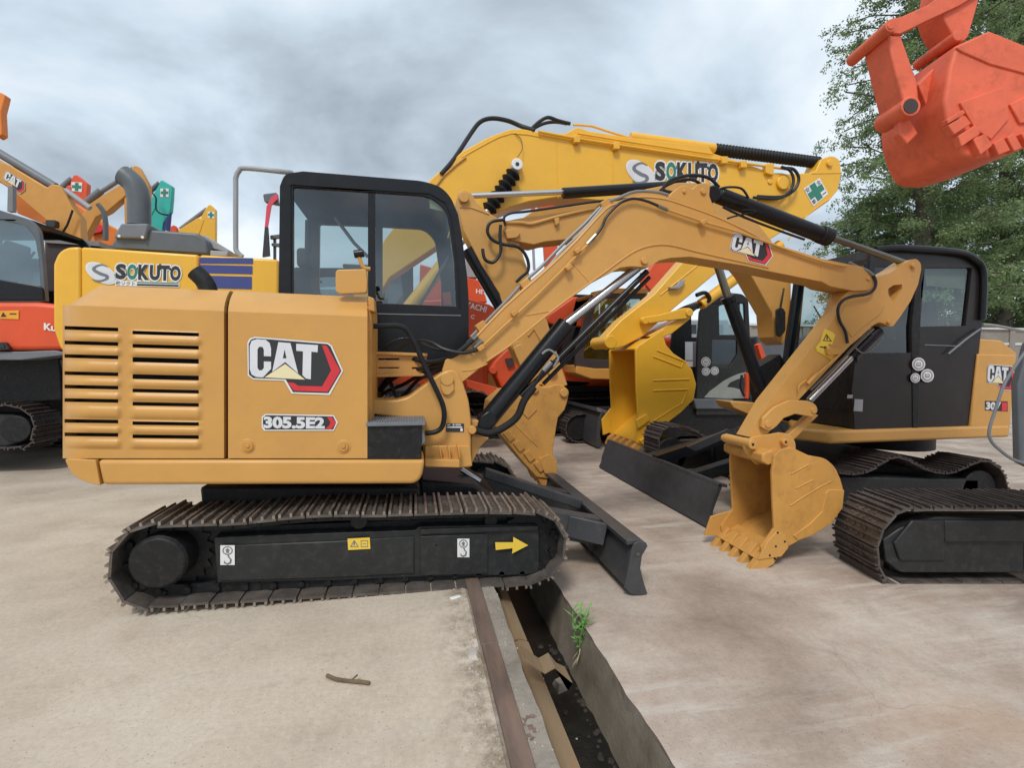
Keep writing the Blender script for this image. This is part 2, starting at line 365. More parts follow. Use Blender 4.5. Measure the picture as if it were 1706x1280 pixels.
# ================================================================ GROUND, TRENCH, WALL
GR=-.17; TL=.49; TR=.985; TB=-.53
def concrete(name,a,b,c,streak,sc1=1.2):
    m=bpy.data.materials.new(name); m.use_nodes=True; t=m.node_tree; bs=t.nodes['Principled BSDF']; L=t.links
    g=t.nodes.new('ShaderNodeNewGeometry'); P0=g.outputs['Position']
    def noise(s,d,r,vec=P0,dist=0):
        n=t.nodes.new('ShaderNodeTexNoise'); n.inputs['Scale'].default_value=s; n.inputs['Detail'].default_value=d; n.inputs['Roughness'].default_value=r; n.inputs['Distortion'].default_value=dist; L.new(vec,n.inputs['Vector']); return n.outputs[0]
    def ramp(i,ps):
        r=t.nodes.new('ShaderNodeValToRGB'); e=r.color_ramp.elements; e[0].position=ps[0][0]; e[0].color=ps[0][1]+(1,); e[1].position=ps[-1][0]; e[1].color=ps[-1][1]+(1,)
        for p,cc in ps[1:-1]: q=e.new(p); q.color=cc+(1,)
        L.new(i,r.inputs[0]); return r.outputs[0]
    def mix(f,x,y,mode='MIX'):
        mm=t.nodes.new('ShaderNodeMix'); mm.data_type='RGBA'; mm.blend_type=mode
        if isinstance(f,float): mm.inputs[0].default_value=f
        else: L.new(f,mm.inputs[0])
        L.new(x,mm.inputs[6]); L.new(y,mm.inputs[7]) if not isinstance(y,tuple) else setattr(mm.inputs[7],'default_value',y+(1,)); return mm.outputs[2]
    def rng(i,a,b,c=0,d=1):
        r=t.nodes.new('ShaderNodeMapRange'); r.inputs[1].default_value=a; r.inputs[2].default_value=b; r.inputs[3].default_value=c; r.inputs[4].default_value=d; L.new(i,r.inputs[0]); return r.outputs[0]
    base=ramp(noise(sc1,8,.62),[(.3,a),(.5,b),(.72,c)])
    fine=ramp(noise(38,6,.7),[(.3,(.86,.86,.86)),(.7,(1.08,1.08,1.08))])
    col=mix(1.0,base,fine,'MULTIPLY')
    mpn=t.nodes.new('ShaderNodeMapping'); mpn.inputs['Rotation'].default_value=(0,0,R(38)); mpn.inputs['Scale'].default_value=(.8,6.5,1); L.new(P0,mpn.inputs[0])
    s=noise(1.7,7,.65,mpn.outputs[0],.4)
    pm=noise(.55,2,.5)
    mul=t.nodes.new('ShaderNodeMath'); mul.operation='MULTIPLY'; L.new(rng(s,.50,.74),mul.inputs[0]); L.new(rng(pm,.36,.56,0,streak),mul.inputs[1])
    col=mix(mul.outputs[0],col,(.60,.56,.50))
    mul2=t.nodes.new('ShaderNodeMath'); mul2.operation='MULTIPLY'; L.new(rng(noise(2.6,6,.7,P0,1.2),.56,.72),mul2.inputs[0]); mul2.inputs[1].default_value=.32
    col=mix(mul2.outputs[0],col,(.22,.185,.155))
    specks=rng(noise(95,2,.5),.66,.72,0,.6); col=mix(specks,col,(.10,.085,.07))
    vo=t.nodes.new('ShaderNodeTexVoronoi'); vo.feature='DISTANCE_TO_EDGE'; vo.inputs['Scale'].default_value=.42
    wv=t.nodes.new('ShaderNodeVectorMath'); wv.operation='ADD'; nz=t.nodes.new('ShaderNodeTexNoise'); nz.inputs['Scale'].default_value=2.2; nz.inputs['Detail'].default_value=6; L.new(P0,nz.inputs['Vector'])
    sv=t.nodes.new('ShaderNodeVectorMath'); sv.operation='SCALE'; sv.inputs['Scale'].default_value=.5; L.new(nz.outputs['Color'],sv.inputs[0]); L.new(P0,wv.inputs[0]); L.new(sv.outputs[0],wv.inputs[1]); L.new(wv.outputs[0],vo.inputs['Vector'])
    ck=t.nodes.new('ShaderNodeMath'); ck.operation='MULTIPLY'; L.new(rng(vo.outputs['Distance'],.0,.0025,.30,0),ck.inputs[0]); L.new(rng(noise(.8,2,.5),.48,.6),ck.inputs[1]); col=mix(ck.outputs[0],col,(.12,.095,.075))
    sp=t.nodes.new('ShaderNodeSeparateXYZ'); L.new(P0,sp.inputs[0])
    kd=t.nodes.new('ShaderNodeMath'); kd.operation='MULTIPLY'; L.new(rng(sp.outputs[0],TL-.42,TL-.20,0,1),kd.inputs[0]); L.new(rng(noise(9,7,.75),.42,.62),kd.inputs[1])
    kd2=t.nodes.new('ShaderNodeMath'); kd2.operation='MULTIPLY'; L.new(rng(sp.outputs[0],TL-.17,TL-.15,1,0),kd2.inputs[0]); L.new(kd.outputs[0],kd2.inputs[1]); col=mix(kd2.outputs[0],col,(.20,.15,.10))
    rs=t.nodes.new('ShaderNodeMath'); rs.operation='MULTIPLY'; L.new(rng(noise(.9,5,.6),.58,.72),rs.inputs[0]); rs.inputs[1].default_value=.45; col=mix(rs.outputs[0],col,(.42,.27,.17))
    L.new(col,bs.inputs['Base Color']); bs.inputs['Specular IOR Level'].default_value=.35
    L.new(rng(noise(1.4,4,.6),.35,.65,.42,.85),bs.inputs['Roughness'])
    bp=t.nodes.new('ShaderNodeBump'); bp.inputs['Strength'].default_value=.35; bp.inputs['Distance'].default_value=.012; L.new(noise(26,8,.7),bp.inputs['Height']); L.new(bp.outputs[0],bs.inputs['Normal'])
    MT[name]=m
concrete('concA',(.42,.35,.275),(.53,.45,.36),(.60,.525,.43),.3)
concrete('concB',(.27,.21,.165),(.42,.335,.275),(.56,.49,.415),.8,1.3)
concrete('concC',(.20,.175,.145),(.30,.265,.225),(.38,.34,.29),.1,3.)
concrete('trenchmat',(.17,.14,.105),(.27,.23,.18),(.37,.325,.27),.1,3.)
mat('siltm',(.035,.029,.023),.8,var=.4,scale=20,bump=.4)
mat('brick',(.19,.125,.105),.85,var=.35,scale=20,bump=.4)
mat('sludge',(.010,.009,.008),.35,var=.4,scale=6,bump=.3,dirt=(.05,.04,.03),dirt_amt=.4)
BG=400
m=MB(); m.box(-BG,TL-.185,-3,0,.2,BG); m.box(-BG,TL-.185,-3,0,-BG,.2); o=m.build('ground','concA'); tag(o,kind='structure')
def jag(mb,x0,x1,z,y0,y1,n,side,amp,zb):   # slab strip along the trench with an uneven broken edge
    xs=[]
    for i in range(n+1):
        y=y0+(y1-y0)*i/n; a=(math.sin(y*5.1)+math.sin(y*13.7+1)+math.sin(y*31+2)*.6)*amp*.5+random.uniform(-.25,.25)*amp; xs.append((y,a))
    vs=[];fs=[]
    for y,a in xs:
        e=(x1+a) if side>0 else (x0+a); f=x0 if side>0 else x1
        vs+=[(f,y,z),(e,y,z),(e-side*.004,y,z-.012),(e-side*random.uniform(0,.012),y,zb)]
    for i in range(n):
        for j in range(3): q=4*i+j; fs.append((q,q+1,q+5,q+4))
    mb.add([Vector(v) for v in vs],fs)
m=MB(); jag(m,TL-.185,TL-.004,-.004,.2,30,400,1,.006,TB-.02); o=m.build('trench_kerb','concC'); tag(o,kind='structure')
m=MB(); jag(m,TR,BG,GR,.2,12,260,-1,.008,TB-.02); m.add([Vector(v) for v in ((TR,12,GR),(BG,12,GR),(BG,BG,GR),(TR,BG,GR))],[(0,1,2,3)]); m.add([Vector(v) for v in ((TR,-BG,GR),(BG,-BG,GR),(BG,.2,GR),(TR,.2,GR))],[(0,1,2,3)])
o=m.build('yard_slab','concB'); tag(o,kind='structure')
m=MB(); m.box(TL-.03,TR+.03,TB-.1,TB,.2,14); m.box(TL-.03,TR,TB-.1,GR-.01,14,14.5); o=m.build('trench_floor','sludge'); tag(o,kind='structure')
m=MB()
vs=[];n=200
for i in range(n+1):
    y=.2+13.8*i/n; vs+=[(TR+.004,y,GR-.02),(TR-.012+random.uniform(-.004,.004),y,GR-.12),(TR-.04+random.uniform(-.008,.008),y,TB)]
fs=[]
for i in range(n):
    for j in range(2): q=3*i+j; fs.append((q,q+1,q+4,q+3))
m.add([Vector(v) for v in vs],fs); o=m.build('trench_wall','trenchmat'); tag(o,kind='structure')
# rusty rail let into the slab edge, channel beam and bracket in the trench
m=MB(); m.box(TL-.170,TL-.088,-.05,.012,.3,2.35); m.box(TL-.172,TL-.086,-.05,.009,2.354,3.4); o=m.build('steel_rail','rust',bev=.004,org=Vector((TL-.13,2,0)))
tag(o,'flat rusty steel rail let into the concrete edge left of the trench','rail')
m=MB(); 
for y0,y1,dx,dz in ((.3,2.62,0,0),(2.63,6.,-.004,.004)):
    xa=TL+.045+dx; za=-.16+dz
    m.prism([(xa,za-.10),(xa,za),(xa+.03,za+.012),(xa+.085,za-.004),(xa+.085,za-.09),(xa+.079,za-.09),(xa+.079,za-.012),(xa+.03,za+.004),(xa+.006,za-.008),(xa+.006,za-.10)],y0,y1)
o=m.build('angle_beam','angleiron',org=Vector((TL+.08,2,-.2))); tag(o,'long folded brown metal beam lying in the trench along its left side','metal beam')
m=MB(); cx=TL+.06
zz=[(868,1078),(882,1090),(899,1101),(915,1092),(928,1108),(943,1116),(936,1128)]
pts=[Vector(uz(a,b,2.28)) for a,b in zz]; th=.006
ou=[tuple(p) for p in pts]+[(p.x,p.y-th) for p in reversed(pts)]
m.prism(ou,2.18,2.30); o=m.build('bent_bracket','angleiron',org=Vector((cx,2.25,-.1))); tag(o,'bent zigzag metal bracket lying across the beam in the trench','bracket')
# stick, weed, rubble and scraps
m=MB(); m.tube([G(545,1129)+Vector((0,0,.008)),G(560,1136)+Vector((0,0,.010)),G(585,1139)+Vector((0,0,.009)),G(601,1141)+Vector((0,0,.012)),G(616,1142)+Vector((0,0,.008))],.0085,7); m.tube([G(585,1139)+Vector((0,0,.012)),G(596,1136)+Vector((0,0,.03))],.004,6,0)
o=m.build('stick','wood',org=G(580,1138)); tag(o,'short brown broken stick lying on the left concrete slab','stick')
def weed():
    rw=ray(966,1088); base=CAM+rw*((TR-.025)/rw.x); r=thing('weed','small green weed growing out of the trench wall edge','weed',base)
    st=MB(); lf=MB(); dl=MB()
    for k in range(5):
        tip=base+Vector((random.uniform(-.05,.06),random.uniform(-.03,.05),random.uniform(.16,.27))); mid=base.lerp(tip,.5)+Vector((random.uniform(-.02,.02),0,0)); st.tube([base,mid,tip],.0025,5)
        for j in range(11):
            f=.25+.75*j/10; c=base.lerp(tip,f); a=random.uniform(0,6.28); L=random.uniform(.05,.085); dr=Vector((math.cos(a),math.sin(a),random.uniform(.1,.9))).normalized(); sdv=dr.cross(Vector((0,0,1))).normalized()*.008
            lf.add([c,c+dr*L*.5+sdv+Vector((0,0,.004)),c+dr*L,c+dr*L*.5-sdv],[(0,1,2,3)])
    for k in range(10):
        a=random.uniform(2,5); c=base+Vector((0,0,random.uniform(-.02,.06))); dr=Vector((math.cos(a)*.8,math.sin(a)*.6,-.7)); sdv=Vector((.005,0,.003)); L=random.uniform(.05,.09)
        dl.add([c,c+dr*L*.5+sdv,c+dr*L,c+dr*L*.5-sdv],[(0,1,2,3)])
    st.build('stem','leafw',r); lf.build('leaves','leafw',r,recalc=False); dl.build('dry_leaves','leafd',r,recalc=False)
weed()
def rock(mb,c,r):
    vs=[];n=7
    for i in range(3):
        for j in range(n):
            a=2*math.pi*j/n; rr=r*(1,.9,.5)[i]*random.uniform(.75,1.15); vs.append(c+Vector((math.cos(a)*rr,math.sin(a)*rr,(0,.5,.85)[i]*r)))
    fs=[(i*n+j,i*n+(j+1)%n,(i+1)*n+(j+1)%n,(i+1)*n+j) for i in range(2) for j in range(n)]+[tuple(range(2*n,3*n))]; mb.add(vs,fs)
m=MB(); 
for i in range(170):
    y=random.uniform(1.5,3.1); rock(m,Vector((TL-.19-abs(random.gauss(0,.05))-.005,y,0)),random.uniform(.002,.007))
for i in range(60): rock(m,Vector((TL-.09+random.uniform(0,.09),random.uniform(1.5,3.),-.003)),random.uniform(.0015,.005))
for i in range(60): p=G(1085+random.gauss(0,14),965+random.gauss(0,16),GR); rock(m,p,random.uniform(.002,.007))
for i in range(260):
    p=G(random.uniform(900,1706),random.uniform(850,1275),GR)
    if p.x>TR+.02: rock(m,p,random.uniform(.001,.0035))
for i in range(420):
    p=G(random.uniform(-50,800),random.uniform(800,1275),0)
    if p.x<TL-.2: rock(m,p,random.uniform(.001,.0032))
for i in range(5): rock(m,Vector((random.uniform(TL+.2,TR-.1),random.uniform(1.3,3.),TB-.003)),random.uniform(.006,.014))
o=m.build('gravel_crumbs','stone',ang=20); tag(o,kind='stuff')
m=MB()
for i in range(150):
    y=random.uniform(1.2,3.2); x=TR-.05-abs(random.gauss(0,.05)) if i%2 else TL+.14+abs(random.gauss(0,.03)); rock(m,Vector((x,y,TB-.004)),random.uniform(.006,.024))
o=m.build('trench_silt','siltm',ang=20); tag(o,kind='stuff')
m=MB()
for i in range(26): p=G(random.uniform(870,892),random.uniform(1190,1232),0); rock(m,p+Vector((0,0,-.006)),random.uniform(.004,.010))
o=m.build('brick_crumbs','brick',ang=20); tag(o,kind='stuff')
def mortar(lab,pts,z,h,mt='stone'):
    vs=[G(a,b,z) for a,b in pts]; c=sum(vs,Vector())/len(vs); m=MB(); n=len(vs); top=[c.lerp(v,.7)+Vector((0,0,h*random.uniform(.7,1.2))) for v in vs]
    m.add(vs+top,[(i,(i+1)%n,(i+1)%n+n,i+n) for i in range(n)]+[tuple(range(n,2*n))]); return tag(m.build('concrete_chunk',mt,org=c),lab,'rubble')
mortar('pale chunk of broken concrete beside the rusty rail',[(776,1083),(788,1078),(798,1086),(796,1100),(780,1101)],0,.012)
mortar('small white scrap lying at the bottom edge of the crawler track',[(749,996),(766,992),(768,995),(751,1000)],0,.004,'white')
mortar('lump of dark rubble in the trench just under the bracket',[(920,1140),(945,1132),(948,1150),(930,1158)],TB+.18,.04,'trenchmat')
def wallrun(name,lab,x0,y0,x1,y1,h,th=.25):
    a=math.atan2(y1-y0,x1-x0); L=math.hypot(x1-x0,y1-y0); r=thing(name,lab,'wall',Vector((x0,y0,GR)),None)
    d=Vector((math.cos(a),math.sin(a),0)); s=Vector((-math.sin(a),math.cos(a),0)); A=Vector((x0,y0,GR)); B=Vector((x1,y1,GR))
    m=MB(); m.beam(A+Vector((0,0,h/2)),B+Vector((0,0,h/2)),h,th,s); k=int(L/3)
    m.build('wall_panel','wall',r); m=MB()
    for i in range(k): p=A+d*(i*3+.5); m.beam(p,p+Vector((0,0,h+.05)),.35,th+.12,s)
    m.build('pier','wall',r); m=MB(); m.beam(A+Vector((0,0,h+.05)),B+Vector((0,0,h+.05)),.10,th+.2,s); m.build('coping','wallw',r); m=MB()
    m.beam(A+Vector((0,0,h*.78))-s*(th/2+.02),B+Vector((0,0,h*.78))-s*(th/2+.02),.12,.02,s); m.build('white_stripe','wallw',r)
wallrun('boundary_wall','long brown boundary wall with a white stripe at the back of the yard under the trees',2,19.5,40,19.5,3.2)
# ================================================================ MAIN EXCAVATOR
Y0=2.99; YH=3.05; YB=3.50
def build_main():
    ex=thing('excavator','yellow-tan mini excavator numbered 305.5E2 standing in the foreground across the trench','excavator',Vector((-.5,4.0,0)))
    # ---- tracks
    path=[(236,1021),(330,1016),(500,1006),(650,997),(800,987),(880,981),(915,968),(938,945),(947,915),(943,885),(930,864),(905,851),(860,848),(780,848),(699,850),(640,852),(560,852),(470,857),(390,865),(300,868),(232,872),(205,886),(186,905),(174,935),(173,962),(182,985),(205,1008)]
    track(ex,path,Y0,.40,.155,offs=(0,1.62),smooth=3)
    for off in (0,1.62):
        D=Y0+.10+off; q=lambda pts:[uz(a,b,Y0+.10) for a,b in rnd(pts)]
        m=MB()
        m.prism(q([(356,896),(420,893),(560,888),(690,884),(700,878),(893,874),(898,882),(899,955,6),(870,959),(700,962),(560,968),(362,972)]),D,D+.18)
        m.prism(q([(365,909),(560,901),(690,893),(690,955),(560,962),(365,968)]),D-.012,D+.01)
        fr=m.build('track_frame','frameb',ex,bev=.006)
        m=MB(); m.prism(q([(300,890),(560,880),(700,874),(890,868),(890,985),(700,990),(300,1004)]),D+.09,D+.13); m.build('dark_infill','blackm',fr)
        m=MB(); m.prism(q([(700,881),(895,875),(896,882),(702,889)]),D-.02,D+.02); m.prism(q([(700,893),(812,889),(812,955),(700,958)]),D-.016,D); m.each('slide_rail','frameb',fr,bev=.003)
        hub=uz(268,934,Y0+.06); C=lambda u,z,dd:W(u,z,dd)
        m=MB(); m.cyl(C(*hub,Y0+off+.03),C(*hub,Y0+off+.2),.150,n=32); m.cyl(C(*hub,Y0+off+.015),C(*hub,Y0+off+.035),.135,.150,n=32)
        hb=m.build('drive_hub','blackm',ex,bev=.006)
        m=MB(); n=22; pr=[]
        for i in range(n*2): a=math.pi*i/n; rr=.235 if i%2 else .20; pr.append((hub[0]+rr*math.cos(a),hub[1]+rr*math.sin(a)))
        m.prism(pr,Y0+off+.175,Y0+off+.215); m.build('sprocket','blackm',hb)
        idl=uz(878,912,Y0+.1); m=MB(); m.cyl(C(*idl,Y0+off+.13),C(*idl,Y0+off+.27),.205,n=32); m.build('idler_wheel','blackm',ex,bev=.006)
        m=MB(); r0=uz(598,869,Y0+.12); m.cyl(C(*r0,Y0+off+.12),C(*r0,Y0+off+.28),.048,n=20); r0=uz(818,868,Y0+.12); m.cyl(C(*r0,Y0+off+.12),C(*r0,Y0+off+.28),.04,n=20); m.each('carrier_roller','blackm',ex)
        m=MB()
        for xx in (420,500,580,660,740,810): r0=uz(xx,978-(xx-420)*.045,Y0+.15); m.cyl(C(*r0,Y0+off+.12),C(*r0,Y0+off+.28),.06,n=16)
        m.each('track_roller','blackm',ex)
        if off==0:
            m=MB(); m.pin(727,909,Y0+.085,.012,.004); m.pin(727,909,Y0+.083,.008,.004); m.build('bolt_hole','rubber',fr)
            for x0,y0,x1,y1 in ((367,909,391,942),(762,898,782,929)):
                m=MB(); m.cur=0; m.flat(rect(x0,y0,x1,y1),D-.018); w=x1-x0;h=y1-y0; X=lambda a,b:(x0+a*w,y0+b*h)
                m.cur=1; ring=[X(.5+.36*math.cos(t/16*6.283),.27+.22*math.sin(t/16*6.283)) for t in range(16)]; ring2=[X(.5+.29*math.cos(t/16*6.283),.27+.175*math.sin(t/16*6.283)) for t in range(16)]
                vs=[P(a,b,D-.020) for a,b in ring+ring2]; m.add(vs,[(i,(i+1)%16,(i+1)%16+16,i+16) for i in range(16)])
                m.flat([X(.5,.14),X(.68,.27),X(.59,.27),X(.59,.39),X(.41,.39),X(.41,.27),X(.32,.27)],D-.020)
                hk=[X(.5,.5),X(.53,.6),X(.68,.72),X(.64,.86),X(.48,.92),X(.33,.86),X(.3,.76)]; hk2=[X(.6,.5),X(.62,.58),X(.80,.72),X(.74,.92),X(.48,1.-.01),X(.24,.9),X(.3,.76)]
                vs=[P(a,b,D-.020) for a,b in hk+hk2]; m.add(vs,[(i,i+1,i+8,i+7) for i in range(6)])
                m.build('lifting_sticker',['white','grey'],fr,recalc=False)
            m=MB(); m.flat([(579,898),(616,896),(617,915),(580,917)],D-.018); m.cur=1
            for pts in ([(583,912),(590,900),(598,912)],): 
                vs=[P(a,b,D-.020) for a,b in pts]+[P(590.3+(a-590.3)*.7,908.3+(b-908.3)*.7,D-.020) for a,b in pts]; m.add(vs,[(i,(i+1)%3,(i+1)%3+3,i+3) for i in range(3)])
            for a,b,c2,d2 in ((601,901,613,902),(601,911,613,912),(601,902,602,911),(612,902,613,911),(604,906,610,907),(589,903,591,909)): m.flat(rect(a,b,c2,d2),D-.020)
            m.build('warning_sticker',['decalyellow','grey'],fr,recalc=False)
            m=MB(); m.flat([(825,904),(855,904),(855,895),(880,909),(853,923),(854,914),(826,917)],D-.022); m.build('direction_arrow','decalyellow',fr,recalc=False)
    # ---- undercarriage centre
    m=MB(); m.px([(332,812),(700,812),(706,905),(340,900)],Y0+.42,1.2); m.px([(700,800),(790,808),(835,840),(850,890),(700,890)],Y0+.55,.75)
    m.build('centre_frame','blackm',ex,bev=.02)
    c=P(560,806,Y0+.9); m=MB(); m.cyl(Vector((c.x+.1,Y0+1.0,.42)),Vector((c.x+.1,Y0+1.0,.72)),.42,n=40); m.build('swing_ring','blackm',ex)
    # ---- blade at the front
    prof=[(1057,906),(1064,903),(1077,905),(1079,911),(1070,926),(1067,947),(1072,969),(1079,990),(1068,993),(1053,991),(1040,980),(1048,941),(1052,917)]
    m=MB(); DB=Y0+.02; m.px(prof,DB,.016); q=[uz(a,b,DB) for a,b in prof]
    bl=m.build('dozer_blade','bladeg',ex,bev=.003); m=MB(); m.prism(q,DB+2.08,DB+2.096); m.build('end_plate','bladeg',bl,bev=.003)
    m=MB(); sh=[uz(a,b,DB) for a,b in [(1060,910),(1054,924),(1050,944),(1046,962),(1043,980),(1062,989),(1078,991),(1064,968),(1060,947),(1063,926),(1072,908)]]
    m.prism(sh,DB+.016,DB+2.08); m.build('mould_board','bladeg',bl,bev=.003)
    m=MB(); m.prism([uz(a,b,DB) for a,b in ((1046,903),(1066,902),(1078,906),(1077,911),(1064,908),(1047,911))],DB+.02,DB+2.07); m.build('top_flange','bladeg',bl,bev=.003)
    m=MB(); m.pin(1063,924,DB-.006,.012,.01); m.each('bolt','dsteel',bl)
    m=MB()
    for dd in (.62,1.12,1.55): m.prism([uz(a,b,DB) for a,b in ((1051,912),(1030,945),(1036,975),(1050,980),(1050,940),(1056,914))],DB+dd,DB+dd+.02)
    m.each('rib','bladeg',bl,bev=.002)
    bx=uz(1046,950,DB)[0]; fx=uz(830,900,DB)[0]
    for dd in (.55,1.35):
        m=MB(); m.beam(Vector((fx,DB+dd,.30)),Vector((bx,DB+dd,.10)),.20,.13); m.beam(Vector((bx-.26,DB+dd-.05,.17)),Vector((bx+.0,DB+dd-.16,.12)),.16,.05); m.each('push_arm','bladeg',ex,bev=.006)
    m=MB(); m.beam(Vector((fx+.05,DB+.95,.5)),Vector((bx,DB+.95,.19)),.08,.08); m.build('blade_cylinder','bladeg',ex,bev=.01)
    m=MB(); m.cyl(P(769,783,3.85),P(800,803,3.8),.022); m.build('blade_cylinder_rod','steel',ex)
    # ---- house side panels
    def Yc(x):
        if x>=150: return YH
        t=min(1,(150-x)/46.); return YH+.17*(1-math.sqrt(max(0,1-t*t)))
    def sl(v): return .034-(v-550)*.000125 if v>=480 else .04
    slotsR=[555.6,578.4,601,629,652,674,706.6,728.4]; slotsL=[v-3.2 for v in slotsR]
    def inslot(x,v):
        for L,(a,b) in ((slotsL,(107,198)),(slotsR,(221,331))):
            if a<x<b:
                for s in L:
                    if abs(v-s)<3.1: return True
        return False
    def bulge(x,v):
        h=0
        for a,b in ((100,204),(214,338)):
            e=min(1,max(0,(x-a)/9),max(0,(b-x)/9)) if a<x<b else 0
            if not e: continue
            for i,s in enumerate(slotsR):
                nx=slotsR[i+1] if i<7 else s+24
                c0=s+4; c1=min(s+22 if i not in (2,5) else s+25,nx-4)
                if c0<v<c1: h=max(h,e*math.sin(math.pi*(v-c0)/(c1-c0))**.6*.016)
                if abs(v-s)<=4: h=max(h,e*.004)
        return h
    def panel(x0,x1,nx,rows,slots,name,chx):
        m=MB(); vs=[];fs=[]; xs=[x0+(x1-x0)*i/nx for i in range(nx+1)]
        for v in rows:
            for x in xs: 
                y=v+sl(v)*(x-280); d=Yc(x)-(bulge(x,v) if slots else 0); 
                if v>=762: y=764
                vs.append(P(x,y,d))
        nr=len(rows)
        # chamfer rows going up and back
        ch=[]
        for k in range(1,9):
            t=k/8
            for x in xs:
                yb=512.5+.0345*(x-94)+0; 
                yt=475.5+.0440*(x-167) if x>=167 else 475.5+ (167-x)*.62*(1 if x>110 else 1)
                yt=min(yt,512)
                wq=(x-x0)/(x1-x0); xx=x+10*t*t*(wq*wq if slots else (1-wq)**2)
                y=yb+(yt-yb)*(1-(1-t)**1.12); dd=Yc(x)+.24*t**1.25
                ch.append(P(xx,y,dd))
        vs=ch[::-1] and [ch[(8-1-k)*(nx+1)+i] for k in range(8) for i in range(nx+1)]+vs
        tot=8+nr
        for r in range(tot-1):
            for i in range(nx):
                if slots and r>=8:
                    vm=(rows[r-8]+rows[r-7])/2; xm=(xs[i]+xs[i+1])/2
                    if inslot(xm,vm): continue
                a=r*(nx+1)+i; fs.append((a,a+1,a+nx+2,a+nx+1))
        m.add(vs,fs); m.cur=0
        # flat roof strip going back from the top row, and end returns
        n0=nx+1; bk=[Vector((p.x,YH+.95,p.z+.01)) for p in vs[:n0]]; m.add(list(vs[:n0])+bk,[(i,i+1,i+1+n0,i+n0) for i in range(nx)])
        for side in (0,nx):
            col=[vs[r*n0+side] for r in range(tot)]; dx=.0
            b2=[Vector((p.x+dx,(p.y+.05) if (side==nx and slots) or (side==0 and not slots) else YH+.9,p.z-.001)) for p in col]
            m.add(col+b2,[(i,i+1,i+1+tot,i+tot) for i in range(tot-1)])
        return m
    rows=[515+i*(765-515)/125 for i in range(126)]
    m=panel(104.5,373,90,rows,1,'engine_door',9); body=m.build('engine_door','cat',ex,ang=50)
    rows2=[515+i*25 for i in range(11)]
    m=panel(380,612,40,rows2,0,'side_door',0); sdr=m.build('side_door','cat',ex,ang=50)
    m=MB(); m.px([(128,530),(600,536),(600,760),(128,756)],YH+.19,.74); m.px([(340,516),(420,520),(420,762),(340,762)],YH+.055,.13); m.px([(360,500),(410,504),(410,530),(360,530)],YH+.27,.3); m.build('dark_backing','rubber',ex)  # black boxes standing in for the shade behind the louvres and panel seam
    for cx,cy in ((412,744),(572,745)):
        m=MB(); m.pin(cx,cy,YH-.003,.043,.01,28); o=m.build('latch','cat',sdr,bev=.004); m=MB(); m.pin(cx,cy,YH-.012,.030,.012,28); m.pin(cx,cy,YH-.018,.012,.01,16); m.build('latch_knob','catb',sdr,bev=.004)
    emblem_cat(sdr,[(411.5,560.6),(571.7,567.5),(571.7,659),(411.5,658)],YH-.004)
    # number plate 305.5E2
    m=MB(); D=YH-.004; m.flat([(436,695),(442,690),(556,692),(563,704),(556,718),(440,718),(436,712)],D); m.cur=1; m.flat([(438,696),(443,692),(555,694),(560,704),(555,716),(442,716),(438,711)],D-.0012)
    m.cur=2; text(m,'305.5E2',[(439,694),(541,695.5),(541,715),(439,714)],D-.0025,.05); m.cur=3; m.flat([(545,695),(553,695.5),(560,704.5),(552,715.5),(541,715),(547,711),(551,704.5)],D-.0025)
    m.build('model_number',['white','ink','silver','logored'],sdr,recalc=False)
    # counterweight skirt
    m=MB(); m.px([(107,765,5),(159,767),(167,809),(148,806,14),(119,792,16)],YH-.02,1.7); m.build('counterweight','cat',ex,bev=.028,seg=4)
    m=MB(); m.px([(161,767),(708,767),(703,796,8),(692,807,10),(170,809)],YH-.02,1.75); m.build('lower_skirt','cat',ex,bev=.026,seg=4)
    m=MB(); m.px([(170,760),(600,763),(690,775),(690,800),(172,800)],YH+.03,1.6); m.build('floor_plate','blackm',ex)
    # black toolbox step
    m=MB(); m.px([(611,708),(703,707),(702,766),(611,766)],YH+.0,.55); tb=m.build('tool_box','blackm',ex,bev=.008)
    m=MB(); m.px([(610,705),(709,704),(709,709),(610,711)],YH-.02,.62); 
    a=P(610,705,YH-.02); b=P(709,704,YH-.02)
    for i in range(22):
        p=a.lerp(b,(i+.5)/22); m.add([p+Vector((-.006,0,0)),p+Vector((.006,0,0)),p+Vector((.006,.6,0)),p+Vector((-.006,.6,0)),p+Vector((-.003,0,.006)),p+Vector((.003,0,.006)),p+Vector((.003,.6,.006)),p+Vector((-.003,.6,.006))],[(0,1,5,4),(1,2,6,5),(2,3,7,6),(3,0,4,7),(4,5,6,7)])
    m.build('step_tread','grey',tb,bev=.003)
    m=MB(); m.px([(699,715),(706,716),(708,735),(702,745)],YH+.02,.1); m.build('lock','grey',tb)
    # front hoop rail
    m=MB(); m.tpx([(616,544,3.3),(640,543,3.3),(662,543,3.3),(677,549,3.3),(690,570,3.3),(708,610,3.3),(728,652,3.3),(738,676,3.3),(740,695,3.3),(736,712,3.3),(725,720,3.3),(708,722,3.3)],.0175); m.build('guard_rail','black',ex)
    # slotted bracket
    m=MB(); DK=3.62; m.px([(608,590),(711,594),(709,624),(608,626)],DK,.012,[rect(630,597,665,600),rect(686,598,706,601),rect(630,612,665,614),rect(686,612,706,615)]); m.px([(608,585),(712,589),(712,594),(608,590)],DK-.03,.2); m.px([(608,624),(709,622),(709,627),(608,629)],DK-.03,.2); m.build('slotted_bracket','cat',ex,bev=.003)
    m=MB(); m.px([(612,510),(619,512),(619,770),(612,770)],YH+.1,.5); m.build('front_bulkhead','catb',ex,bev=.004)
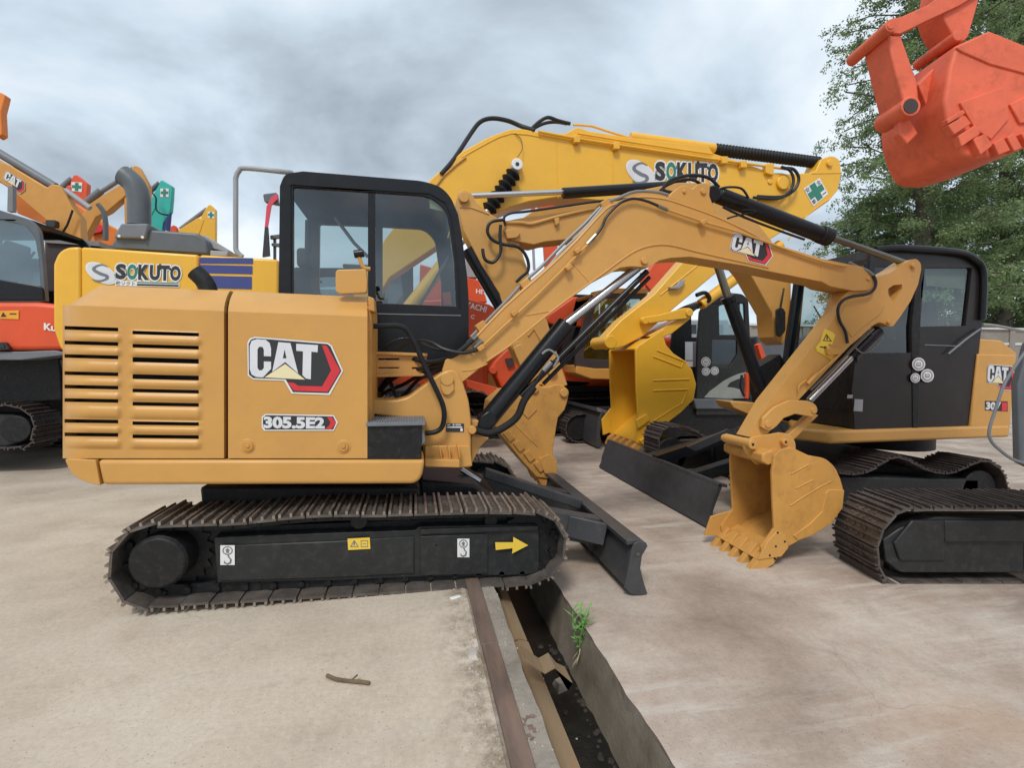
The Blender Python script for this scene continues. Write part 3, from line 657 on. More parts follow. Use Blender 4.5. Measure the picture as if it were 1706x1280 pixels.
    # front frame with boom foot
    m=MB(); m.px([(612,667),(660,667),(680,662,6),(727,627),(742,617,8),(760,616,8),(772,640),(781,668,6),(785,700),(785,780),(707,780),(700,700),(612,690)],YB-.13,.26); fr=m.build('swing_frame','cat',ex,bev=.012)
    m=MB(); m.px([(708,743),(783,743),(787,777),(765,780),(708,779)],YB-.17,.34); 
    for x in (731,746,762): m.px([(x,744),(x+3,744),(x+6,766),(x+3,766)],YB-.24,.1)
    m.px([(708,765),(766,767),(766,780),(708,778)],YB-.26,.1); m.build('frame_foot','cat',fr,bev=.006)
    m=MB(); m.px([(785,701),(798,700,6),(809,712,8),(809,722),(785,722)],YB-.05,.10); m.px([(785,726),(815,730),(800,745),(785,775)],YB-.05,.10); m.px([(732,640,8),(755,634,10),(757,650),(748,660,6),(738,658,6)],YB-.15,.04); m.each('cylinder_bracket','cat',fr,bev=.006)
    m=MB(); m.pin(745,632,YB-.155,.045,.05); m.pin(787,717,YB-.16,.028,.3); m.each('pivot_pin','cat',fr,bev=.004)
    m=MB(); D=YB-.134; m.flat([(743,706),(773,706),(773,720),(743,720)],D); m.cur=1; m.flat(rect(745,711,770,713),D-.001); m.flat(rect(767,714,771,719),D-.001); m.flat(rect(745,707.5,750,709),D-.001); text(m,'8 050',[(754,706.8),(768,706.8),(768,709.6),(754,709.6)],D-.001); m.build('data_plate',['ink','white'],fr,recalc=False)
    # ---- boom
    bo=[(769,638),(748,640,10),(735,625,10),(742,600),(770,583),(842,507),(913,444),(960,398),(1006,346),(1029,335),(1052,327),(1075,324.5),(1108,328),(1140,338),(1190,356),(1240,379),(1293,407),(1332,419),(1370,431),(1409,439),(1435,444),(1453,455),(1458,470),(1450,484,6),(1422,485),(1383,477),(1370,470),(1280,452),(1240,443),(1180,433),(1150,428),(1117.5,430),(1099,434),(1081,446,6),(1052,444),(1034,446),(985,472),(920,520),(853,575),(811.6,604)]
    m=MB(); m.px(bo,YB-.10,.20); bm=m.build('boom','cat',ex,bev=.004)
    m=MB(); t=.006
    low=[(811,606),(853,577),(920,522),(985,474),(1010,456),(1045,430),(1070,417),(1098,411.5),(1125,414),(1160,423),(1240,441),(1280,450)]
    m.tpx([(a,b-4,YB-.101) for a,b in low],.007,6,3); top=[(775,582),(842,511),(913,448),(960,402),(1008,350),(1030,339),(1053,331),(1075,328.5),(1108,332),(1140,342),(1190,360),(1240,383),(1293,411),(1332,423),(1370,435),(1409,443)]
    m.tpx([(a,b,YB-.100) for a,b in top],.006,6,3); m.tpx([(876,525,YB-.10),(885,524,YB-.10),(912,519,YB-.10),(918,520,YB-.1)],.005,6,2); m.tpx([(770,618,YB-.10),(790,616,YB-.10),(812,606,YB-.1)],.005,6,2); m.tpx([(955,440,YB-.1),(983,472,YB-.1)],.004,6,0); m.tpx([(1370,433,YB-.1),(1368,468,YB-.1)],.006,6,0)
    m.each('weld_seam','cat',bm)
    m=MB(); m.px([(1190,358),(1114,330),(1118,322),(1131,311.5),(1140,308,3),(1154,315),(1162,307),(1173,303.5,6),(1183,309),(1182,326),(1192,352)],YB-.10,.20); m.build('cylinder_ears','cat',bm,bev=.005)
    m=MB(); m.pin(1075,434,YB-.125,.026,.03); m.pin(1173,318,YB-.115,.022,.03); m.pin(1141,318,YB-.112,.014,.02); m.pin(1448,464,YB-.112,.016,.02); m.each('pin','cat',bm,bev=.004)
    m=MB(); m.tpx([(801,580,YB-.125),(850,534,YB-.125),(900,487,YB-.125),(947,440,YB-.125),(963,424,YB-.125),(985,401,YB-.125)],.0095,8,2); m.tpx([(1108,348,YB-.125),(1173,370,YB-.125),(1229,386,YB-.125),(1300,412,YB-.12),(1370,436,YB-.12),(1410,444,YB-.12)],.0095,8,2); m.each('hard_line','cat',bm)
    m=MB()
    for a,b in ((857,522),(801,580),(947,446),(1171,371),(962,418)): p=P(a,b,YB-.135); m.beam(p+Vector((-.02,0,-.015)),p+Vector((.02,0,.015)),.035,.04)
    m.each('pipe_clamp','catb',bm,bev=.006)
    m=MB(); m.tpx([(985,401,YB-.125),(993,392,YB-.13),(1003,378,YB-.13),(1010,362,YB-.13),(1026,344,YB-.13),(1041,334,YB-.13),(1058,331,YB-.13),(1080,336,YB-.13),(1108,348,YB-.125)],.010,8,4); m.each('hose','hose',bm)
    m=MB(); m.tpx([(978,407,YB-.125),(993,391,YB-.128)],.013,8,0); m.tpx([(1096,343,YB-.128),(1112,350,YB-.125)],.013,8,0); m.tpx([(780,573,YB-.1),(795,560,YB-.1)],.02,8,0);m.tpx([(790,580,YB-.12),(803,568,YB-.12)],.02,8,0); m.each('hose_fitting','dsteel',bm)
    m=MB(); m.tpx([(785,562,YB-.05),(812,534,YB-.05),(850,495,YB-.05),(872,470,YB-.05),(900,446,YB-.05),(940,405,YB-.05),(975,372,YB-.05),(1005,341,YB-.05),(1030,330,YB-.05),(1060,319,YB-.05),(1100,321,YB-.05),(1127,331,YB-.05)],.012,8,3); m.tpx([(796,570,YB-.08),(830,532,YB-.08),(870,492,YB-.08),(895,468,YB-.08),(930,425,YB-.08),(968,388,YB-.08),(1004,346,YB-.08)],.011,8,3); m.each('top_hose','hoseg',bm)
    m=MB(); 
    for a in ((800,545,YB-.0),(872,476,YB-.0),(1003,345,YB)): p=P(*a); m.beam(p+Vector((-.03,-.03,-.02)),p+Vector((.03,-.03,.02)),.06,.10)
    m.each('hose_bracket','catb',bm,bev=.006)
    m=MB()
    for j,(r0,offs) in enumerate(((.017,0),(.016,.05),(.014,.1),(.014,.13))):
        yy=YB-.12+offs; e=j*9
        m.tpx([(788-e*.3,566+e,yy),(765-e*.5,586+e*.8,yy),(742-e,598+e,yy+.05),(712-e*.6,604+e*1.1,yy+.15),(680-e*.5,598+e*2.4,yy+.3),(655-e,620+e*2,yy+.45),(630,650+e,yy+.6)],r0,9,5)
    m.tpx([(795,583,YB-.13),(770,588,YB-.14),(740,582,YB-.12),(716,570,YB-.05),(690,569,YB+.1),(660,585,YB+.25),(632,612,YB+.35)],.012,8,5)
    m.tpx([(637,586,3.75),(650,572,3.72),(668,565,3.7),(690,566,3.66),(720,580,3.6),(755,586,3.5),(790,586,YB-.14)],.009,8,5)
    m.tpx([(700,760,YB),(680,700,YB+.1),(655,650,YB+.2),(640,600,YB+.4)],.014,8,5)
    m.each('hose_bundle','hose',ex)
    # boom emblem
    emblem_cat(bm,[(1222,386),(1290,404),(1286,445),(1212,428)],YB-.1035)
    # ---- boom cylinder
    a=P(800,709,YB); b=P(924,505,YB)
    a=P(806,706,YB); b=P(922,500,YB); c=P(1068,436,YB)
    A=P(797,704,YB-.0); Bq=P(931,487,YB); Cq=P(1062,440,YB)
    m=MB(); s=P(815,690,YB); e2=P(975,478,YB) 
    s=P(812,700,YB); e1=P(948,545,YB); m.cyl(s,P(863+80,478+62,YB),.068,n=24)
    cyl=m.build('boom_cylinder','black',ex,bev=.004)
    m=MB(); m.cyl(P(943,540,YB),P(1062,446,YB),.034,n=20); m.build('piston_rod','steel',cyl)
    m=MB(); m.cyl(P(868,660,YB-.02),P(1078,452,YB-.02),.021,n=12); m.cyl(P(905,640,YB+.05),P(1082,462,YB+.05),.016,n=12); m.each('side_line','black',cyl)
    m=MB(); m.tpx([(790,716,YB-.1),(815,722,YB-.12),(840,712,YB-.12),(862,694,YB-.12),(873,668,YB-.12),(890,645,YB-.12)],.026,10,5); m.tpx([(885,650,YB-.12),(905,618,YB-.12),(920,602,YB-.11)],.014,10,3); m.build('sleeved_hose','rubber',cyl)
    m=MB(); m.tpx([(905,618,YB-.121),(918,604,YB-.121)],.018,10,0); m.tpx([(922,612,YB-.1),(930,596,YB-.1),(915,583,YB-.09),(903,590,YB-.09)],.009,8,4); m.each('hose_fitting','hoseg',cyl)
    m=MB(); m.px([(795,712),(800,694),(815,684),(826,692),(828,705),(812,722)],YB-.07,.14); m.build('cylinder_eye','black',cyl,bev=.01)
    # ---- arm cylinder
    m=MB(); m.cyl(P(1196,325,YB),P(1372,393,YB),.062,n=24); m.pin(1190,322,YB-.08,.06,.16); ac=m.build('arm_cylinder','black',ex,bev=.006)
    m=MB(); m.cyl(P(1366,390,YB),P(1382,396,YB),.072,n=24); m.build('cylinder_gland','blackm',ac,bev=.008)
    m=MB(); m.cyl(P(1380,394,YB),P(1512,440,YB),.026,n=16); m.build('piston_rod','dsteel',ac)
    m=MB(); m.tpx([(1205,345,YB-.08),(1240,362,YB-.08),(1300,385,YB-.08),(1340,399,YB-.08)],.010,8,2); m.tpx([(1238,350,YB-.1),(1260,352,YB-.1),(1225,360,YB-.09),(1212,364,YB-.09)],.007,8,3); m.each('side_line','black',ac)
    m=MB(); m.tpx([(1128,322,YB),(1105,316,YB),(1118,300,YB),(1150,292,YB),(1180,296,YB),(1198,312,YB)],.013,8,5); m.tpx([(1190,318,YB-.05),(1210,312,YB-.05),(1235,314,YB-.05),(1247,330,YB-.05)],.009,8,4); m.tpx([(1100,318,YB+.05),(1112,308,YB+.05),(1135,300,YB+.05),(1160,302,YB+.05),(1195,330,YB+.05)],.012,8,5); m.each('hose','hose',ac)
    # ---- arm
    ar=[(1247,728),(1281,669),(1375,550),(1398,518),(1405,494),(1430,470),(1461,461),(1480,456),(1494,448),(1510,437),(1517.5,432.5),(1527,431,4),(1534,438,4),(1535,448),(1530,473),(1517.5,501),(1499,529),(1488,543.5),(1480,544,3),(1472,539),(1464,537,3),(1453,543),(1433,562),(1416,576),(1331,666),(1300,700),(1274,728)]
    m=MB(); m.px(ar,YB-.075,.15,[[(1480,481),(1489,475),(1503,474),(1503,482),(1489,502),(1485,500.5),(1480,490)]]); am=m.build('arm','cat',ex,bev=.005)
    m=MB(); m.px([(1396,535),(1410,505),(1430,495),(1458,492),(1475,510),(1466,525),(1440,545),(1420,563)],YB-.081,.162); m.build('arm_gusset','cat',am,bev=.008)
    m=MB(); m.pin(1524,442,YB-.10,.022,.2); m.pin(1483,537,YB-.10,.018,.2); m.each('pin','cat',am,bev=.003)
    m=MB(); D=YB-.079; m.flat([(1375,548),(1390,555),(1379,577),(1392,584),(1380,596),(1360,585)],D); m.flat([(1373,549),(1392,558),(1386,575),(1367,566)],D-.0006); m.flat([(1366,570),(1398,586),(1385,600),(1358,580)],D-.0006); m.cur=1
    tri=[(1377,556),(1386,569),(1371,568)]; cx,cy=1378,564.3; vs=[P(x,y,D-.0018) for x,y in tri]+[P(cx+(x-cx)*.7,cy+(y-cy)*.7,D-.0018) for x,y in tri]; m.add(vs,[(i,(i+1)%3,(i+1)%3+3,i+3) for i in range(3)]); m.flat(rect(1377,560,1379,566),D-.0018); m.flat([(1366,577),(1374,578),(1374,576),(1378,579),(1373,582),(1373,580),(1366,579)],D-.0018)
    m.build('warning_sticker',['decalyellow','ink'],am,recalc=False)
    m=MB(); m.tpx([(1455,459,YB-.11),(1459,470,YB-.12),(1456,482,YB-.12),(1445,490,YB-.12),(1420,494,YB-.12),(1404,501,YB-.12),(1396,515,YB-.11),(1399,535,YB-.10),(1408,552,YB-.10),(1412,572,YB-.1)],.012,8,5); m.each('hose','hose',am)
    m=MB(); m.tpx([(1455,459,YB-.11),(1444,450,YB-.10),(1430,445,YB-.08),(1415,437,YB-.06)],.011,8,4); m.build('hose_end','hoseg',am)
    m=MB(); m.tpx([(1405,585,YB-.1),(1385,603,YB-.1),(1362,624,YB-.1)],.010,8,0); m.tpx([(1362,622,YB-.1),(1345,640,YB-.1)],.016,8,0); m.tpx([(1343,634,YB-.1),(1332,642,YB-.1),(1330,654,YB-.1)],.007,8,3); m.px([(1378,580,3),(1404,580,3),(1404,590,3),(1380,592,3)],YB-.11,.03); m.build('grease_line','catb',am,bev=.002)
    # bucket cylinder behind the arm
    m=MB(); m.cyl(P(1463,551,YB),P(1418,595,YB),.05,n=20); bc=m.build('bucket_cylinder','black',ex,bev=.005)
    m=MB(); m.cyl(P(1420,593,YB),P(1348,668,YB),.028,n=16); m.build('piston_rod','steel',bc)
    m=MB(); m.tpx([(1425,580,YB-.06),(1436,588,YB-.06),(1450,584,YB-.06),(1468,566,YB-.06)],.006,8,4); m.tpx([(1455,548,YB-.06),(1410,592,YB-.06),(1350,650,YB-.05)],.009,8,0); m.each('side_line','dsteel',bc)
    # linkage
    m=MB(); m.px([(1269,712),(1271,697),(1291,678),(1316,667),(1347,668,6),(1361,675,8),(1363,688,8),(1353,695),(1325,690),(1306,697),(1293,712,6),(1281,719,6)],YB-.115,.03); m.px([(1352,689),(1364,692),(1318,738),(1302,736)],YB-.03,.06); lk=m.build('bucket_link','cat',ex,bev=.005)
    m=MB(); m.pin(1281,707,YB-.125,.030,.2); m.pin(1357,684,YB-.125,.026,.2); m.each('pin','cat',lk,bev=.004)
    # ---- bucket
    B0=3.24; B1=3.76
    side=[(1290,760),(1300,750),(1319,745,4),(1328,750),(1347,759),(1375,764,8),(1391,778,8),(1400,798),(1406,819,8),(1403,847,10),(1384,872,10),(1353,892),(1328,903),(1312,912),(1300,925),(1272,938,3),(1268,912),(1290,881),(1287.5,834),(1286,787)]
    m=MB(); m.px(side,B0,.022); q=[uz(a,b,B0) for a,b in rnd(side)]; bk=m.build('bucket','catb',ex,bev=.004); m=MB(); m.prism(q,B1-.022,B1); m.build('side_plate','catb',bk,bev=.004)
    wrap=[(1291,764),(1300,757),(1319,753),(1345,764),(1375,771),(1388,783),(1398,802),(1402,819),(1399,844),(1381,868),(1350,887),(1325,898),(1308,909),(1296,922),(1274,935)]
    wq=cat_rom([Vector(uz(a,b,B0)) for a,b in wrap],3); c0=Vector(uz(1340,840,B0)); out=[tuple(v) for v in wq]; inn=[tuple(v+(c0-v).normalized()*.014) for v in wq]
    m=MB(); m.prism(out+inn[::-1],B0+.021,B1-.021); m.build('bucket_shell','catb',bk)
    m=MB(); lp=[uz(a,b,B0) for a,b in ((1268,936),(1262,933),(1300,908),(1308,914))]; m.prism(lp,B0+.0,B1); m.build('cutting_lip','catb',bk,bev=.004)
    m=MB(); m.px([(1270,757),(1286,750),(1296,756),(1298,770),(1280,776),(1270,770)],B0+.02,B1-B0-.04); m.build('cross_tube','catb',bk,bev=.012,seg=3)
    m=MB(); m.pin(1253,741,B0+.14,.030,.36); m.build('pin_tube','cat',bk,bev=.004)
    m=MB(); m.px([(1376,822),(1382,816),(1407,817),(1404,847),(1385,873),(1353,893),(1330,901),(1322,893),(1350,873),(1370,853)],B0-.009,.012); m.build('wear_band','catb',bk,bev=.004)
    for dd in (B0+.16,B0+.34):
        m=MB(); m.px([(1238,740,8),(1255,728,6),(1300,721),(1318,724,8),(1326,738,6),(1326,756),(1300,768),(1262,775),(1244,758,8)],dd,.028); m.each('bucket_ear','cat',bk,bev=.005)
    m=MB(); m.pin(1255,741,B0+.10,.038,.34); m.pin(1310,737,B0+.12,.030,.30); m.each('bucket_pin','cat',bk,bev=.005)
    m=MB(); m.pin(1255,741,B0+.095,.010,.01); m.pin(1310,737,B0+.115,.009,.01); m.each('grease_nipple','rubber',bk)
    m=MB()
    for l in ([(1318,790),(1347,774)],[(1326,814),(1354,800)],[(1316,843),(1355,818),(1385,802)]): m.tpx([(a,b,B0) for a,b in l],.006,6,3)
    m.each('wear_strip','catb',bk)
    for j in range(5):
        tt=j/4; dd=B1-.055-(B1-B0-.05)*tt
        m=MB(); tp=[uz(a,b,B0) for a,b in ((1245,961),(1249,950),(1279,914),(1298,922),(1288,940),(1260,957))]
        a=.029
        vs=[]
        for sgn in (-1,1):
            for i,(u,z) in enumerate(tp): w=a*(.85 if i in (0,1) else 1.05); vs.append(W(u+.0,z+.0,dd+.03+sgn*w))
        n=6; m.add(vs,[tuple(range(n)),tuple(range(2*n-1,n-1,-1))]+[(i,(i+1)%n,(i+1)%n+n,i+n) for i in range(n)]); m.build('tooth','cat',bk,bev=.003)
    for dd,nm in ((B0-.012,0),(B1-.006,1)):
        m=MB(); q=[uz(a,b,B0) for a,b in ((1262,932),(1240,932) if nm else (1278,900),(1252,896) if nm else (1294,884),(1292,884) if nm else (1306,890),(1312,912),(1300,927))]; m.prism(q,dd,dd+.018); m.each('side_cutter','cat',bk,bev=.003)
    m=MB()
    for a,b in ((1296,888),(1308,903),(1293,911),(1283,926),(1292,932)): m.pin(a,b,B0-.016,.008,.01,8)
    m.each('bolt','rubber',bk)
    # ---- cab
    YC=3.98; cw=.98
    outl=[(464,600),(464,493),(466,310),(474,289,10),(505,285),(703,301,12),(734,310,14),(751,328,10),(763,356),(770,395),(778,457),(781,500),(781,575),(772,604,10),(640,612)]
    win=[(488,502),(488,311,4),(717,326,20),(745,352,14),(757,440),(760,510),(625,505)]
    m=MB(); m.px(outl,YC,.05,[win]); cab=m.build('cab','black',ex,bev=.008)
    q=[uz(a,b,YC) for a,b in rnd(outl)]; w2=[uz(a,b,YC) for a,b in rnd([(492,500),(494,316,4),(610,322),(610,500)])]; w3=[uz(a,b,YC) for a,b in rnd([(625,560),(625,323),(712,329,14),(733,352,10),(746,440),(749,560)])]
    m=MB(); m.prism(q,YC+cw-.05,YC+cw,[w2,w3]); m.build('far_frame','black',cab,bev=.006)
    m=MB(); ro=cat_rom([Vector(uz(a,b,YC)) for a,b in ((470,294),(505,286.5),(600,294),(703,303),(730,312),(748,330),(757,350))],3); m.prism([tuple(v) for v in ro]+[(v.x-.01,v.y-.05) for v in reversed(ro)],YC+.04,YC+cw-.04); m.build('roof','black',cab)
    m=MB(); 
    for off in (.05,cw-.10): m.prism([uz(a,b,YC) for a,b in ((757,350),(763,356),(781,500),(774,500))],YC+off,YC+off+.05)
    m.prism([uz(a,b,YC) for a,b in ((774,560),(781,560),(772,604),(640,610),(640,600))],YC+.05,YC+cw-.05); m.prism([uz(a,b,YC) for a,b in ((464,600),(470,600),(470,440),(464,440))],YC+.05,YC+cw-.05); m.prism([uz(a,b,YC) for a,b in ((466,310),(473,310),(473,440),(464,440))],YC+.05,YC+.10); m.prism([uz(a,b,YC) for a,b in ((466,310),(473,310),(473,440),(464,440))],YC+cw-.10,YC+cw-.05); m.build('pillar','black',cab)
    m=MB(); m.flat([(p[0],p[1]) for p in [(486,503),(486,309),(720,324),(748,350),(760,440),(763,512),(625,507)]],YC+.02); m.each('side_window','glass',cab,recalc=False)
    m=MB(); fp=[P(a,b,YC+.05) for a,b in ((759,352),(778,500))]; m.add([fp[0],fp[1],fp[1]+Vector((0,cw-.1,0)),fp[0]+Vector((0,cw-.1,0))],[(0,1,2,3)]); m.build('windscreen','glass',cab,recalc=False)
    m=MB(); m.px([(613,320),(625,321),(626,506),(613,506)],YC+.012,.03); m.tpx([(484,504,YC-.004),(484,307,YC-.004),(715,322,YC-.004),(742,337,YC-.004),(752,360,YC-.004),(763,450,YC-.004),(766,514,YC-.004)],.006,6,0); m.build('window_bar','black',cab)
    m=MB(); m.px([(627,522),(768,525),(768,526.5),(627,523.5)],YC-.004,.004); m.build('trim_line','hoseg',cab)
    m=MB(); m.px([(715,328),(735,334),(738,352),(716,347)],YC+.03,.004); m.build('sun_sticker','cream',cab)
    z0=P(600,520,YC).z; sx=P(558,400,YC+.5).x
    m=MB(); m.box(sx-.22,sx+.28,z0-.25,z0-.12,YC+.25,YC+.75); m.prism([(sx-.26,z0-.15),(sx-.10,z0-.15),(sx-.18,z0+.38),(sx-.30,z0+.38)],YC+.27,YC+.73); m.prism([(sx-.29,z0+.40),(sx-.19,z0+.40),(sx-.20,z0+.56),(sx-.29,z0+.56)],YC+.38,YC+.62); m.build('seat','seat',cab,bev=.03,seg=3)
    m=MB(); m.box(sx+.34,sx+.62,z0-.45,z0-.10,YC+.2,YC+.4); m.tube([Vector((sx+.45,YC+.3,z0-.1)),Vector((sx+.43,YC+.3,z0+.03))],.016); m.tube([Vector((sx+.6,YC+.5,z0-.4)),Vector((sx+.56,YC+.5,z0+.12))],.014); m.box(sx+.52,sx+.78,z0-.4,z0+.04,YC+.45,YC+.85); m.build('console','blackm',cab,bev=.01)
    m=MB(); m.cyl(P(504,288,YC+.3)-Vector((0,0,.03)),P(504,288,YC+.3)+Vector((0,0,.008)),.012,n=10);m.build('roof_bolt','black',cab)
    m=MB(); m.tpx([(558,362,YC+.85),(590,405,YC+.85),(613,428,YC+.85)],.016,8,0); m.tpx([(700,508,YC+.8),(740,440,YC+.9),(752,420,YC+.92)],.014,8,0); m.each('wiper_arm','lgrey',cab)
    m=MB(); m.px([(737,488),(750,486),(752,508),(739,508)],YC+.04,.02); m.build('red_tag','red',cab)
    # mirror and exhaust on the house
    m=MB(); m.px([(559,452,4),(563,449,3),(610,448,4),(612,470),(611,488,4),(566,490,4),(559,485,3)],YH+.12,.05); mr=m.build('mirror','cat',ex,bev=.012,seg=3)
    m=MB(); m.tpx([(617,448,YH+.2),(606,446,YH+.2),(600,434,YH+.2),(597,422,YH+.2)],.012,8,4); m.build('mirror_arm','catb',mr); m=MB(); p=P(598,424,YH+.2); m.cyl(p-Vector((.03,0,0)),p+Vector((.03,0,.01)),.025,n=14); m.build('mirror_joint','black',mr,bev=.005)
    m=MB(); m.tpx([(349,500,YH+.35),(346,480,YH+.35),(338,466,YH+.35),(325,453,YH+.35)],.052,16,5); m.build('exhaust_pipe','blackm',ex)
    m=MB(); m.px([(613,493),(623,497),(625,520),(614,517)],YH+.05,.15); m.build('work_lamp','catb',ex,bev=.006)
    return ex
build_main()
# ================================================================ helpers for the other machines
def loop(x0,x1,yt,yb,r):      # picture outline of a crawler loop between two ends
    o=[]; cy=(yt+yb)/2; ry=(yb-yt)/2
    for i in range(9): a=-math.pi/2+math.pi*i/8; o.append((x1-r+r*math.cos(a),cy+ry*math.sin(a)))
    for i in range(9): a=math.pi/2+math.pi*i/8; o.append((x0+r+r*math.cos(a),cy+ry*math.sin(a)))
    return o
def undercarriage(ex,u0,u1,z0,h,d,wide,tw,pitch=.19,full=True):
    r=h/2; path=[]
    for i in range(7): a=math.pi/2-math.pi*i/6; path.append((u1-r+r*math.cos(a),z0+r+r*math.sin(a)))
    for i in range(7): a=-math.pi/2-math.pi*i/6; path.append((u0+r+r*math.cos(a),z0+r+r*math.sin(a)))
    track(ex,path,d,tw,pitch,('shoe2','shoe2'),False,(0,wide-tw),0,.025,True,False)
    for off in (0,wide-tw):
        m=MB(); m.box(u0+r,u1-r,z0+.09,z0+h-.12,d+off+.06,d+off+tw-.06); m.build('track_frame','blackm',ex,bev=.02)
        for u in (u0+r,u1-r):
            m=MB(); m.cyl(W(u,z0+r,d+off+.05),W(u,z0+r,d+off+tw-.05),r-.06,n=24); m.build('idler_wheel','blackm',ex,bev=.01)
    m=MB(); m.box(u0+.5,u1-.5,z0+.2,z0+h+.08,d+tw-.05,d+wide-tw+.05); m.build('centre_frame','blackm',ex,bev=.03)
def machine(label,col,d,u,z0,face,s=1.,bm=(),am=(),cyl=(),cross=None,cabcol='black',wide=2.4,group='excavators parked in the back rows'):
    ex=thing('excavator',label,'excavator',W(u,z0,d+wide/2),group)
    L=1.5*s
    undercarriage(ex,u-L,u+L,z0,.75*s,d,wide,.5*s,.22)
    m=MB(); b=u-face*1.7*s; f=u+face*.4*s; lo,hi=min(b,f),max(b,f)
    m.prism([(lo,z0+.95*s),(hi,z0+.95*s),(hi,z0+1.95*s),(lo,z0+1.95*s)],d+.08,d+wide-.08); m.build('upper_body',col,ex,bev=.12,seg=3)
    m=MB(); m.box(u-1.2*s,u+1.2*s,z0+.84*s,z0+.97*s,d+.2,d+wide-.2); m.build('floor_plate','blackm',ex)
    cu=u+face*.75*s; cd_=d+.1 if face<0 else d+wide-1.1*s
    pr=[(cu-.62*s,z0+1.*s),(cu+.62*s,z0+1.*s),(cu+.62*s,z0+2.*s),(cu+(.45 if face>0 else .62)*s,z0+2.75*s),(cu-(.45 if face<0 else .62)*s,z0+2.75*s),(cu-.62*s,z0+2.*s)]
    wn=[(cu-.5*s,z0+1.8*s),(cu+.5*s,z0+1.8*s),(cu+.42*s,z0+2.6*s),(cu-.42*s,z0+2.6*s)]
    m=MB(); m.prism(pr,cd_,cd_+.06,[wn]); m.prism(pr,cd_+.94*s,cd_+s,[wn]); m.box(cu-.5*s,cu+.5*s,z0+2.70*s,z0+2.76*s,cd_+.05,cd_+.95*s); m.box(cu-.6*s,cu+.6*s,z0+1.*s,z0+1.7*s,cd_+.07,cd_+.93*s); c=m.build('cab',cabcol,ex,bev=.03)
    m=MB(); m.prism([(cu-.5*s,z0+1.8*s),(cu+.5*s,z0+1.8*s),(cu+.42*s,z0+2.6*s),(cu-.42*s,z0+2.6*s)],cd_+.02,cd_+.03); m.build('window','glassd',c)
    mid=d+wide/2
    for nm,lst,th in (('boom',bm,.20),('arm',am,.16)):
        for pts in lst:
            m=MB(); m.px(pts,mid-th/2,th); m.build(nm,col,ex,bev=.02)
    for p,q,r,mt in cyl:
        m=MB(); m.cyl(P(p[0],p[1],mid),P(q[0],q[1],mid),r,n=14); m.build('hydraulic_cylinder',mt,ex)
    if cross: cross_sign(ex,cross,mid-.09,False)
    return ex
def disc(m,x,y,d,r,mi,n=24): 
    m.cur=mi; m.flat([(x+r*math.cos(i/n*6.2832),y+r*math.sin(i/n*6.2832)) for i in range(n)],d)
def ring_sticker(parent,lst,d):
    for x,y,r in lst:
        m=MB(); disc(m,x,y,d,r,0); disc(m,x,y,d-.002,r*.84,1); disc(m,x,y,d-.004,r*.60,0); m.cur=1; m.flat(rect(x-r*.35,y-r*.25,x+r*.35,y+r*.3),d-.006); m.cur=0; m.flat(rect(x-r*.2,y-r*.1,x+r*.2,y+.05*r),d-.008); m.build('round_sticker',['white','lgrey'],parent,recalc=False)
